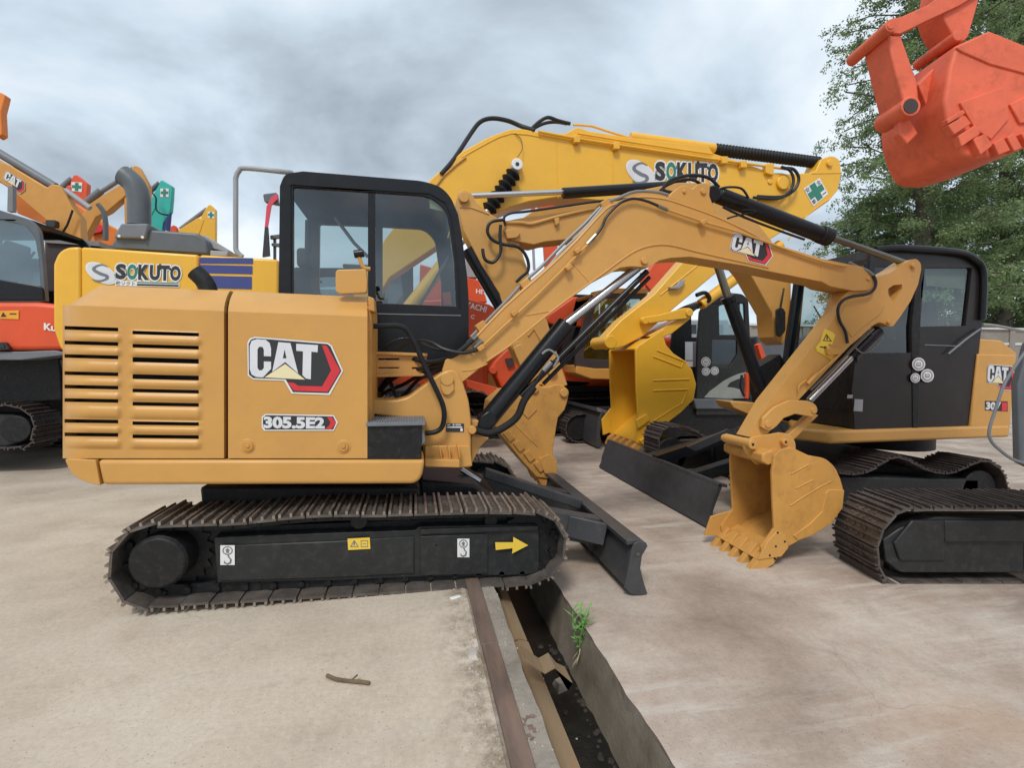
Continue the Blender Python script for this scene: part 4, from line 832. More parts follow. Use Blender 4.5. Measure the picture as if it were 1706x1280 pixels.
# ================================================================ LARGE YELLOW EXCAVATOR
def build_big():
    D=6.5; DB=7.75; ZB=0.
    u0=uz(88,500,D)[0]; ex=thing('excavator','large bright yellow excavator with blue stripes and company lettering behind the tan one','excavator',W(u0+2.4,0,D+1.3))
    undercarriage(ex,u0+.3,u0+4.6,0,.95,D,2.8,.6,.2)
    m=MB(); m.px([(88,440),(96,420,10),(112,411,10),(133,411),(135,600),(100,583,8),(88,548)],D,2.7); m.px([(134,411),(330,424),(331,640),(134,640)],D+.02,2.66); m.px([(332,424),(463,432),(463,640),(332,640)],D,2.7); hs=m.build('upper_body','kom',ex,bev=.03,seg=3)
    m=MB(); m.px([(100,600),(620,600),(620,650),(110,650)],D+.1,2.5); m.build('floor_plate','blackm',ex)
    for y0,y1,y2,y3,x0,x1 in ((429,430,440,439,332,421.5),(441,443,457,455,331,420.6),(459,461,482,480,335,419.5)):
        m=MB(); m.flat([(x0,y0),(x1,y1),(x1,y2),(x0,y3)],D-.004); m.each('blue_stripe','blue',hs,recalc=False)
    sokuto(hs,[(149,435),(303,441),(302,478),(148,474)],D+.012)
    # hood, snorkel, rail, mirror
    m=MB(); m.px([(185,412),(193.5,391,4),(248,382),(328.5,388,4),(345,400),(348,425),(185,412)],D+.35,1.6); hd=m.build('engine_hood','komgrey',ex,bev=.03,seg=3)
    m=MB(); m.px([(192,388),(201,372),(247,372),(242,398),(188,396)],D+.3,.5); m.build('intake_box','grey',hd,bev=.02)
    for x,y in ((198,393),(237,395)):
        m=MB(); m.pin(x,y,D+.29,.016,.02,10); m.each('bolt','white',hd)
    m=MB(); m.tpx([(232,376,D+.55),(232,350,D+.55),(231,330,D+.55),(225,310,D+.55),(214,298,D+.55),(205,292,D+.55)],.125,20,5); m.build('exhaust_snorkel','komgrey',ex)
    m=MB(); m.px([(337,389),(382,417),(380,421),(345,412)],D+.5,.8); m.px([(350,417),(380,419),(378,427),(350,426)],D+.1,.5); m.build('rear_deck','lgrey',ex,bev=.01)
    m=MB(); m.tpx([(404,428,D+.1),(394,418,D+.1),(392.7,400,D+.1),(392.7,310,D+.1),(393,296,D+.1),(398,285,D+.1),(410,280,D+.1),(480,287,D+.1),(482,287,D+.9)],.030,10,4); m.build('hand_rail','lgrey',ex)
    m=MB(); m.px([(437.7,323,3),(461,320,3),(464,341,3),(440,336,3)],D+.15,.08); mr=m.build('rear_mirror','komgrey',ex,bev=.01)
    m=MB(); m.px([(452,328),(461,322),(463,330),(452,342),(446,378),(441,378),(444,344)],D+.12,.02); m.build('strap','strapred',mr)
    m=MB(); m.px([(441,378),(446,378),(449,426),(437,428)],D+.12,.04); m.build('mirror_post','ink',mr)
    m=MB(); m.px([(450,392),(466,390),(466,396),(450,398)],D+.2,.06); m.px([(452,405),(466,405),(466,411),(452,409)],D+.2,.06); m.px([(455,395),(459,395),(459,432),(455,432)],D+.25,.05);m.each('lamp_bracket','komgrey',ex,bev=.005)
    # cab on the far side
    cd_=D+1.65; cu=uz(560,470,cd_)[0]
    pr=[uz(a,b,cd_) for a,b in ((500,620),(500,452),(512,446),(600,446),(622,470),(640,620))]; wn=[uz(a,b,cd_) for a,b in ((512,520),(512,462),(598,460),(618,490),(622,520))]
    m=MB(); m.prism(pr,cd_,cd_+.06,[wn]); m.prism(pr,cd_+1.,cd_+1.06,[wn]); m.prism([uz(a,b,cd_) for a,b in ((505,446),(600,446),(600,452),(505,452))],cd_+.05,cd_+1.); c=m.build('cab','blackm',ex,bev=.02)
    m=MB(); m.prism(wn,cd_+.02,cd_+.03); m.build('window','glassb',c)
    # boom
    bo=[(560,600),(575,520),(640,400),(717,299),(770,252),(812,229),(849,215),(869,214),(905,221),(942,222),(962,211,5),(982,218),(1052,229),(1180,243),(1188,255),(1255,276),(1285,288),(1310,287,14),(1327,304,14),(1310,325,14),(1290,345),(1180,352),(1080,345),(1000,334),(930,328),(880,336),(850,345),(821,358),(740,402),(650,462),(600,540),(585,600)]
    m=MB(); m.px(bo,DB-.22,.44); bm=m.build('boom','kom',ex,bev=.015)
    sokuto(bm,[(1049,264),(1198,270),(1198,316),(1049,312)],DB-.227)
    m=MB(); m.pin(1306,304,DB-.27,.12,.5); m.pin(1284,302,DB-.24,.05,.4); m.each('pivot_pin','kom',bm,bev=.015)
    m=MB(); m.tpx([(770,262,DB-.22),(812,238,DB-.22),(852,222,DB-.22),(900,228,DB-.22)],.012,6,2); m.tpx([(926,228,DB-.22),(930,330,DB-.22)],.008,6,0); m.tpx([(1020,240,DB-.22),(1022,334,DB-.22)],.008,6,0); m.each('weld_seam','kom',bm)
    m=MB(); m.tpx([(897,219,DB-.26),(962,231,DB-.26),(1060,246,DB-.26),(1180,264,DB-.26),(1240,272,DB-.26),(1312,282,DB-.26)],.022,8,2); m.tpx([(955,208,DB-.1),(985,210,DB-.1),(1010,218,DB-.1),(1050,230,DB-.1)],.018,8,2); m.tpx([(962,222,DB-.26),(1060,238,DB-.26),(1188,257,DB-.26)],.015,8,2); m.each('hard_line','kom',bm)
    for x,y in ((962,230),(1028,241),(1208,265),(1240,272)):
        m=MB(); m.px(rect(x-5,y-5,x+5,y+7),DB-.31,.09); m.each('pipe_clamp','kom',bm,bev=.01)
    m=MB(); m.px([(1276,272),(1290,272),(1289,292),(1276,288)],DB-.28,.1); m.each('hose_bracket','kom',bm,bev=.01)
    m=MB(); m.tpx([(735,290,DB-.24),(757,264,DB-.2),(784,223,DB-.1),(800,203,DB-.1),(820,197,DB-.1),(846,201,DB-.1),(868,210,DB-.1),(890,217,DB-.22)],.034,10,4); m.tpx([(884,216,DB-.1),(898,203,DB-.1),(913,195.5,DB-.1),(930,201,DB-.1),(950,206,DB-.1)],.028,10,4); m.tpx([(884,217,DB+.05),(905,206,DB+.05),(925,203,DB+.05),(945,206,DB+.05)],.026,10,4)
    m.tpx([(1306,280,DB-.26),(1322,282,DB-.28),(1331,298,DB-.28),(1322,318,DB-.28),(1300,328,DB-.28),(1262,327,DB-.26)],.026,9,4); m.tpx([(1302,278,DB-.3),(1316,284,DB-.3),(1322,300,DB-.32),(1316,318,DB-.32),(1296,331,DB-.3),(1255,329,DB-.28)],.024,9,4); m.each('hose','hose',bm)
    m=MB(); m.tpx([(700,345,DB-.23),(740,292,DB-.23),(776,262,DB-.23)],.018,8,2); m.build('rusty_line','catb',bm)
    m=MB(); p=P(858,286,DB-.35); q=P(813,351,DB-.35); n=7
    for i in range(n):
        a=p.lerp(q,i/n); b=p.lerp(q,(i+.55)/n); c2=p.lerp(q,(i+1)/n); m.cyl(a,b,.075,.125,n=16); m.cyl(b,c2,.125,.075,n=16)
    m.build('work_bellows','rubber',bm)
    m=MB(); m.cyl(P(745,432,DB-.35),P(660,540,DB-.35),.10,n=18); m.build('boom_cylinder','kom',ex,bev=.01)
    m=MB(); m.cyl(P(745,432,DB-.35),P(813,351,DB-.35),.05,n=14); m.build('piston_rod','steel',ex)
    m=MB(); m.pin(862,273,DB-.34,.088,.1,24); m.build('work_lamp','white',bm,bev=.01)
    m=MB(); m.pin(862,273,DB-.345,.03,.01,16); m.tpx([(862,262,DB-.3),(870,248,DB-.3),(868,232,DB-.25),(858,222,DB-.24)],.006,6,4); m.build('lamp_wire','ink',bm)
    # arm cylinder with ribbed guard
    m=MB(); m.cyl(P(1050,229,DB),P(1190,248,DB),.085,n=20); ac=m.build('arm_cylinder','kom',ex,bev=.01)
    m=MB(); p=P(1190,249,DB); q=P(1364,271,DB); n=34
    for i in range(n):
        a=p.lerp(q,i/n); b=p.lerp(q,(i+.5)/n); c2=p.lerp(q,(i+1)/n); m.cyl(a,b,.085,.105,n=14); m.cyl(b,c2,.105,.085,n=14)
    m.build('ribbed_guard','rubber',ac)
    # arm
    ar=[(1350,288),(1360,283),(1368,265),(1386,258,8),(1399,265,6),(1402,289),(1396,317),(1381,335),(1342,362),(1193,455),(1116,520),(1085,548),(1072,560),(1040,577),(1020,583,4),(1009,575,5),(1008,562,5),(1035,533),(1090,490),(1139,434),(1220,360),(1290,290)]
    m=MB(); m.px(ar,DB-.16,.32); am=m.build('arm','kom',ex,bev=.015)
    m=MB(); m.tpx([(1352,289,DB-.16),(1401,288,DB-.16)],.010,6,0); m.tpx([(1313,400,DB-.16),(1345,358,DB-.16),(1384,330,DB-.16)],.01,6,2); m.tpx([(1100,492,DB-.16),(1165,440,DB-.16),(1210,400,DB-.16)],.012,6,2); m.each('weld_seam','kom',am)
    m=MB(); m.px([(1115,478),(1128,476),(1133,468),(1143,465),(1137,477),(1130,481),(1117,481)],DB-.24,.06); m.build('hook','lgrey',am,bev=.006)
    m=MB(); m.pin(1384,271,DB-.2,.06,.4); m.pin(1018,570,DB-.34,.105,.68); m.each('pin','kom',am,bev=.01)
    cross_sign(am,[(1338.5,314),(1365.5,296),(1380,323),(1355,344)],DB-.166)
    m=MB(); m.cyl(P(1300,408,DB),P(1167,508,DB),.095,n=18); m.build('bucket_cylinder','kom',ex,bev=.01)
    m=MB(); m.tpx([(1150,520,DB),(1165,508,DB),(1182,500,DB-.1),(1175,488,DB-.1),(1160,492,DB-.1)],.035,8,4); m.each('hose','rubber',ex)
    m=MB(); m.px([(1070,541,6),(1067,529,6),(1100,524),(1140,513),(1153,513,6),(1157,523,6),(1148,531,5),(1110,535)],DB-.26,.07); m.px([(1140,527),(1152,530),(1120,556),(1095,566),(1080,560)],DB-.2,.4); lk=m.build('bucket_link','kom',ex,bev=.015)
    m=MB(); m.pin(1149,521,DB-.29,.06,.1); m.pin(1076,534,DB-.29,.06,.1); m.each('pin','kom',lk,bev=.01)
    B0=7.25; B1=8.35
    side=[(1059,583),(1064,576),(1100,552),(1108,548),(1105,560),(1110,575),(1122,589),(1142,602),(1153,616),(1160,640),(1156,666),(1135,687),(1096,717),(1070,742),(1060,738),(1063,702),(1060,640)]
    m=MB(); m.px(side,B0,.05); q=[uz(a,b,B0) for a,b in rnd(side)]; bk=m.build('bucket','kom',ex,bev=.008); m=MB(); m.prism(q,B1-.05,B1); m.build('side_plate','kom',bk,bev=.008)
    wr=cat_rom([Vector(uz(a,b,B0)) for a,b in ((1060,581),(1085,564),(1106,566),(1118,590),(1140,606),(1151,622),(1157,642),(1152,664),(1133,684),(1095,713),(1066,739))],3); c0=Vector(uz(1090,650,B0)); m=MB(); m.prism([tuple(v) for v in wr]+[tuple(v+(c0-v).normalized()*.03) for v in reversed(wr)],B0+.05,B1-.05); m.build('bucket_shell','kom',bk)
    m=MB(); 
    for l in ([(1095,584),(1142,603)],[(1088,594),(1135,612),(1140,603)],[(1088,634),(1148,632)],[(1088,651),(1146,649),(1136,672),(1088,702)]): m.tpx([(a,b,B0) for a,b in l],.014,6,0)
    m.each('wear_strip','kom',bk)
    m=MB(); 
    for a in ([(1063,715),(1060,700),(1078,690),(1084,700)],[(1066,735),(1092,712),(1096,718),(1074,742)]): m.px(a,B0-.05,.06)
    m.each('side_cutter','kom',bk,bev=.01)
    m=MB(); q=[uz(a,b,B0) for a,b in ((1063,690),(1045,712),(1048,742),(1066,735))]; m.prism(q,B1-.02,B1+.03); m.each('side_cutter','kom',bk,bev=.01)
    for j in range(5):
        dd=B0+.02+(B1-B0-.12)*j/4; m=MB(); q=[uz(a,b,B0) for a,b in ((1050,758),(1056,744),(1066,736),(1074,742),(1062,754))]; m.prism(q,dd,dd+.09); m.build('tooth','tan',bk,bev=.012)
    return ex
build_big()
# ================================================================ TAN EXCAVATOR 307 FACING LEFT
def build_307():
    D=4.3; C=5.5
    ex=thing('excavator','yellow-tan excavator numbered 307 with black cab facing left on the right side','excavator',Vector((4.3,5.5,GR)))
    path=[(1262,800),(1270,762),(1290,752),(1320,751),(1343,758),(1366,772),(1400,784),(1440,784),(1466,770),(1488,759),(1512,762),(1535,774),(1560,783),(1590,783),(1615,772),(1640,764),(1664,774),(1678,795),(1684,830),(1676,862),(1655,878),(1600,884),(1450,886),(1330,886),(1285,875),(1266,845)]
    track(ex,path,4.18,.45,.155,('shoe2','shoe2'),False,(0,2.0),3,.022,False,False)
    for off in (0,2.0):
        m=MB(); m.prism([uz(a,b,4.2) for a,b in ((1310,795),(1640,800),(1640,850),(1310,855))],4.25+off,4.5+off); fr=m.build('track_frame','frameb',ex,bev=.02)
        m=MB(); 
        for x in (1296,1640): 
            u,z=uz(x,822,4.2); m.cyl(W(u,z,4.25+off),W(u,z,4.55+off),.24,n=24)
        m.each('drive_wheel','blackm',ex,bev=.01)
    m=MB(); m.prism([uz(a,b,4.4) for a,b in ((1360,775),(1600,775),(1600,850),(1360,850))],4.6,6.2); m.build('centre_frame','blackm',ex,bev=.02)
    m=MB(); c=P(1500,770,C); m.cyl(Vector((c.x-.35,C-.1,.30)),Vector((c.x-.35,C-.1,.62)),.5,n=32); m.build('swing_ring','blackm',ex)
    # blade, seen from its front
    F0=4.14; pr=[(1199,806),(1203,812),(1194,835),(1188,852),(1186,866),(1178,880),(1175,877),(1181,864),(1183,850),(1189,832),(1196,812)]
    m=MB(); m.px(pr,F0,2.72); bl=m.build('dozer_blade','bladeg',ex)
    m=MB(); m.px([(1198,805),(1212,808),(1212,813),(1196,811)],F0,2.72); m.px([(1176,880),(1188,866),(1190,874),(1180,884)],F0,2.72); m.build('blade_edge','bladeg',bl,bev=.004)
    bx=P(1195,845,F0).x; 
    m=MB()
    for dd in (4.95,6.0): m.beam(Vector((bx,dd,.06)),Vector((bx+1.25,dd+.05,.34)),.13,.13)
    m.each('push_arm','frameb',ex,bev=.008)
    m=MB(); m.beam(Vector((bx+.05,5.45,.22)),Vector((bx+1.0,5.5,.46)),.12,.12); m.build('blade_cylinder','black',ex)
    m=MB(); m.px([(1146,745),(1214,715),(1228,722),(1160,752)],5.1,.03); m.build('cover_plate','bladeg',ex)
    # upper body
    e=D-.03; z1=P(1450,716,e).z; z0=P(1450,738,e).z; xr=P(1683,721,e).x; xa=P(1384,720,e).x; xb=P(1325,715,e+.28).x
    pl=[(xa,e),(xr,e),(xr+.05,e+.3),(xr+.05,e+2.0),(xr-.1,e+2.3),(xa+.9,e+2.3),(xb+.95,e+1.4),(xb+.4,e+.85),(xb-.0,e+.30)]
    m=MB(); n=len(pl); m.add([Vector((a,b,z0)) for a,b in pl]+[Vector((a,b,z1)) for a,b in pl],[tuple(range(n-1,-1,-1)),tuple(range(n,2*n))]+[(i,(i+1)%n,(i+1)%n+n,i+n) for i in range(n)]); m.build('lower_skirt','cat',ex,bev=.03,seg=3)
    m=MB(); m.px([(1216,669),(1265,672),(1300,683),(1300,700),(1270,700),(1222,680)],C-.35,.3); m.build('swing_frame','cat',ex,bev=.01); m=MB(); m.px([(1265,610),(1300,590),(1330,640),(1330,705),(1272,690)],C-.10,.2); m.build('boom_foot','blackm',ex,bev=.01)
    m=MB(); m.px([(1632,586),(1634,565,3),(1669,567.5,4),(1694,589,3),(1689,640),(1682,722),(1616,718)],D,.12); m.px([(1630,590),(1692,592),(1682,722),(1616,718)],D-.02,2.2); cw=m.build('counterweight','cat',ex,bev=.012)
    emblem_cat(cw,[(1645,607),(1693,608),(1692,652),(1643,650)],D-.024)
    m=MB(); m.flat([(1641,668),(1679,669),(1679,686),(1641,684)],D-.022); m.cur=1; text(m,'307',[(1643,670),(1668,670),(1667,684),(1642,683)],D-.025,.05); m.cur=2; m.flat(rect(1669,671,1678,685),D-.025); m.build('model_number',['darkbrown','silver','logored'],cw,recalc=False)
    m=MB(); m.box(uz(1575,700,D)[0],uz(1616,700,D)[0],.78,1.35,D+1.15,D+2.15); m.build('engine_cover','cat',ex,bev=.03)
    # cab
    co=[(1424,716),(1419,650),(1430,560),(1448,440),(1453,418,5),(1465,411),(1590,418),(1626,431,10),(1640,455,8),(1637,533),(1627,620),(1616,717),(1500,716)]
    w1=[(1533,544),(1541,446,4),(1620,446,5),(1609,543)]; w3=[(1444,588),(1458,444),(1527,444),(1520,540),(1518,588)]
    m=MB(); m.px(co,D,.05,[w1,w3]); cab=m.build('cab','cab307',ex,bev=.008)
    q=[uz(a,b,D) for a,b in rnd(co)]; ww=[[uz(a,b,D) for a,b in rnd(w)] for w in (w1,[(1448,600),(1464,444),(1515,444),(1505,600)])]
    m=MB(); m.prism(q,D+.98,D+1.03,ww); m.build('far_frame','black',cab,bev=.008)
    m=MB(); m.prism([uz(a,b,D) for a,b in ((1450,430),(1462,412),(1590,418),(1626,431),(1630,440),(1580,428),(1462,424))],D+.04,D+.99); m.prism([uz(a,b,D) for a,b in ((1424,714),(1616,716),(1616,690),(1422,690))],D+.04,D+.99); m.prism([uz(a,b,D) for a,b in ((1630,620),(1620,700),(1612,700),(1620,560),(1628,560))],D+.05,D+.99);m.each('cab_panel','blackm',cab)
    m=MB(); m.tube([P(1458,416,D-.02),P(1500,413,D-.04),P(1588,419,D-.04),P(1622,430,D-.03),P(1638,455,D-.02),P(1636,533,D-.02)],.035,10,4); m.build('guard_bar','black',cab)
    m=MB(); m.px([(1519,544),(1531,446),(1536,446),(1530,716),(1521,716)],D-.008,.04); m.build('pillar','blackm',cab,bev=.006)
    m=MB(); m.flat([(1531,546),(1539,442),(1624,442),(1611,546)],D+.025); m.build('rear_window','glass',cab,recalc=False)
    a=P(1427,600,D+.03); b=P(1450,440,D+.03); k=Vector((0,.95,0)); m=MB(); m.add([a,b,b+k,a+k],[(0,1,2,3)]); m.build('front_window','glassb',cab,recalc=False)
    a=P(1424,714,D+.04); b=P(1427,600,D+.04); m=MB(); m.add([a,b,b+k,a+k,a+Vector((.05,0,0)),b+Vector((.05,0,0)),b+k+Vector((.05,0,0)),a+k+Vector((.05,0,0))],[(0,1,2,3),(7,6,5,4),(1,5,6,2),(0,4,5,1),(3,2,6,7),(0,3,7,4)]); m.build('front_panel','blackm',cab)
    m=MB(); a=P(1427,604,D+.02); b=P(1449,436,D+.02)
    for dd in (.0,.97): m.tube([a+Vector((-.02,dd,0)),b+Vector((-.02,dd,0))],.03,8,0)
    m.each('front_pillar','black',cab)
    m=MB(); m.tube([a+Vector((-.05,.25,.25)),a+Vector((.02,.6,.65))],.008,6,0); m.build('wiper','ink',cab)
    m=MB(); m.flat([(1440,592),(1440,440),(1530,440),(1520,592)],D+.025); m.build('door_window','glassd',cab,recalc=False)
    m=MB(); m.px([(1541,446),(1621,446),(1617,482),(1543,476)],D+.06,.01); m.build('sun_blind','beige',cab)
    m=MB(); m.tube([P(1480,600,D+.45),P(1476,560,D+.45),P(1468,545,D+.45)],.016,8,3); m.build('control_lever','ink',cab)
    m=MB(); m.px([(1455,540),(1475,536),(1475,560),(1457,562)],D+.75,.06); m.build('monitor','grey',cab,bev=.01)
    m=MB(); m.px([(1480,600),(1560,600),(1560,640),(1480,640)],D+.3,.45); m.px([(1545,505),(1562,500),(1575,640),(1552,640)],D+.32,.42); m.build('seat','seat',cab,bev=.03,seg=3)
    m=MB(); m.px([(1294,515,4),(1304,512,4),(1309,520),(1309,552,5),(1300,562,4),(1295,558)],D+.95,.03); m.tpx([(1300,515,D+.96),(1306,480,D+.98)],.012,6,0); m.build('mirror','blackm',cab,bev=.006)
    ring_sticker(cab,[(1530.6,607,11),(1545,626,11),(1525,630,8)],D-.022)
    m=MB(); m.flat([(1424,665),(1438,666),(1437,686),(1422,685)],D-.006); m.build('paper_label','lgrey',cab,recalc=False); m=MB(); m.flat([(1412,658),(1421,658),(1420,664),(1411,664)],D-.006); m.build('paper_label','lgrey',cab,recalc=False)
    m=MB(); m.tpx([(1540,575,D-.004),(1600,577,D-.004)],.006,6,0); m.tpx([(1634,548,D-.03),(1610,565,D-.04),(1580,590,D-.03)],.010,6,2); m.tpx([(1534,446,D-.002),(1524,716,D-.002)],.004,6,0); m.build('door_trim','grey',cab)
    m=MB(); m.tpx([(1636,541,D+.1),(1660,543,D+.3),(1706,552,D+.6),(1730,556,D+.7)],.018,8,3); m.build('rear_rail','hoseg',cab)
    # boom
    bo=[(838,383),(842,368,6),(872,362),(890,350,4),(930,346),(980,339),(1060,318),(1130,304,8),(1180,304),(1230,330),(1285,400),(1318,470),(1318,545),(1304,575),(1290,562),(1287,522),(1250,457),(1205,402),(1120,388),(1020,392),(947,399),(908,403),(889,408),(850,400,5)]
    m=MB(); m.px(bo,C-.15,.30); bm=m.build('boom','cat',ex,bev=.01)
    m=MB(); m.tpx([(842,371,C-.15),(870,371,C-.16),(886,373,C-.16),(925,362,C-.16),(980,349,C-.16),(1050,335,C-.16)],.02,8,3); m.each('hard_line','cat',bm)
    m=MB(); m.px([(842,383,3),(858,380,3),(868,388,3),(862,396,3),(845,398,3)],C-.19,.05); m.px([(924,364),(932,362),(932,372),(926,376)],C-.2,.06); m.each('pin_plate','cat',bm,bev=.008)
    m=MB(); m.cyl(P(778,326.5,C),P(940,320,C),.030,n=16); r=m.build('piston_rod','steel',bm)
    m=MB(); m.cyl(P(937,322,C),P(1140,309,C),.062,n=20); m.build('arm_cylinder','black',ex,bev=.008)
    m=MB(); m.tpx([(842,376,C-.2),(840,362,C-.2),(852,355,C-.2),(880,352,C-.2),(950,342,C-.2),(1000,335,C-.2),(1060,330,C-.2)],.014,8,4); m.tpx([(840,366,C-.22),(818,370,C-.22),(812,385,C-.22),(820,399,C-.22),(838,407,C-.22),(864,412,C-.22),(878,430,C-.22),(880,450,C-.22),(868,462,C-.22),(860,470,C-.22)],.018,8,4); m.tpx([(834,375,C-.24),(833,395,C-.24),(834,420,C-.24),(822,437,C-.24),(808,432,C-.24),(804,415,C-.22)],.018,8,4); m.each('hose','hose',bm)
    m=MB(); m.cyl(P(1195,440,C-.3),P(1214,500,C-.3),.046,n=16); m.build('piston_rod','dsteel',ex)
    m=MB(); m.cyl(P(1214,498,C-.3),P(1268,650,C-.3),.072,n=18); m.cyl(P(1212,494,C-.3),P(1216,503,C-.3),.085,n=18); m.build('boom_cylinder','black',ex,bev=.006)
    # arm
    ar=[(761,333),(763,320,5),(773,315,5),(786,322,4),(795,338),(820,358),(845,372),(862,392),(873,430),(890,480),(912,536),(930,595),(946,642),(915,652),(888,630),(862,600),(850,575),(832,489),(802,442),(772,384)]
    m=MB(); m.px(ar,C-.12,.24); am=m.build('arm','cat',ex,bev=.01)
    m=MB(); m.pin(773,328,C-.17,.055,.34); m.pin(863,577,C-.17,.055,.34); m.pin(921,618,C-.17,.055,.34); m.each('pin','cat',am,bev=.006)
    m=MB(); m.cyl(P(779,415,C-.05),P(840,520,C-.05),.075,n=18); m.build('bucket_cylinder','black',ex,bev=.006)
    m=MB(); m.px([(1,1)],1,0) if 0 else None; m.tpx([(766,345,C-.12),(785,346,C-.12),(815,357,C-.12)],.01,6,2); m.tpx([(880,560,C-.125),(890,548,C-.125),(905,575,C-.125)],.012,6,0); m.each('weld_seam','cat',am)
    m=MB(); m.px([(855,580),(868,572,4),(893,610),(905,640),(890,645),(868,612)],C-.18,.05); m.build('bucket_link','cat',ex,bev=.008)
    B0=5.18; B1=5.82
    side=[(886,652),(894,641,4),(905,645),(914,645),(925,641),(936,641,5),(949,651,6),(945,671),(941,683),(930,696),(926,718),(921,758),(928,770),(928,792),(912,798),(894,796),(869,768),(832,722),(818,700),(822,672),(845,652),(868,650)]
    m=MB(); m.px(side,B0,B1-B0); bk=m.build('bucket','catb',ex,bev=.012,seg=3)
    m=MB()
    for j in range(4): a=Vector((838+j*17,722+j*17)); m.px([tuple(a),(a.x+10,a.y-6),(a.x+20,a.y+8),(a.x+11,a.y+15)],B0-.02,.03)
    m.px([(880,668),(895,683),(880,698),(866,684)],B0-.012,.02); m.px([(898,765),(915,757),(928,767),(928,790),(908,790)],B0-.03,.035); m.each('wear_plate','catb',bk,bev=.004)
    m=MB(); m.tpx([(850,700,B0),(880,730,B0),(897,745,B0)],.006,6,0); m.each('weld_seam','catb',bk)
    m=MB(); m.pin(891,648,B0-.03,.045,.1); m.pin(940,655,B0-.03,.045,.1); m.each('bucket_pin','cat',bk,bev=.006)
    for j in range(4):
        m=MB(); dd=B0+.02+j*.17; m.prism([uz(a,b,B0) for a,b in ((893,790),(925,790),(915,815),(905,815))],dd,dd+.06); m.build('tooth','catb',bk,bev=.006)
build_307()
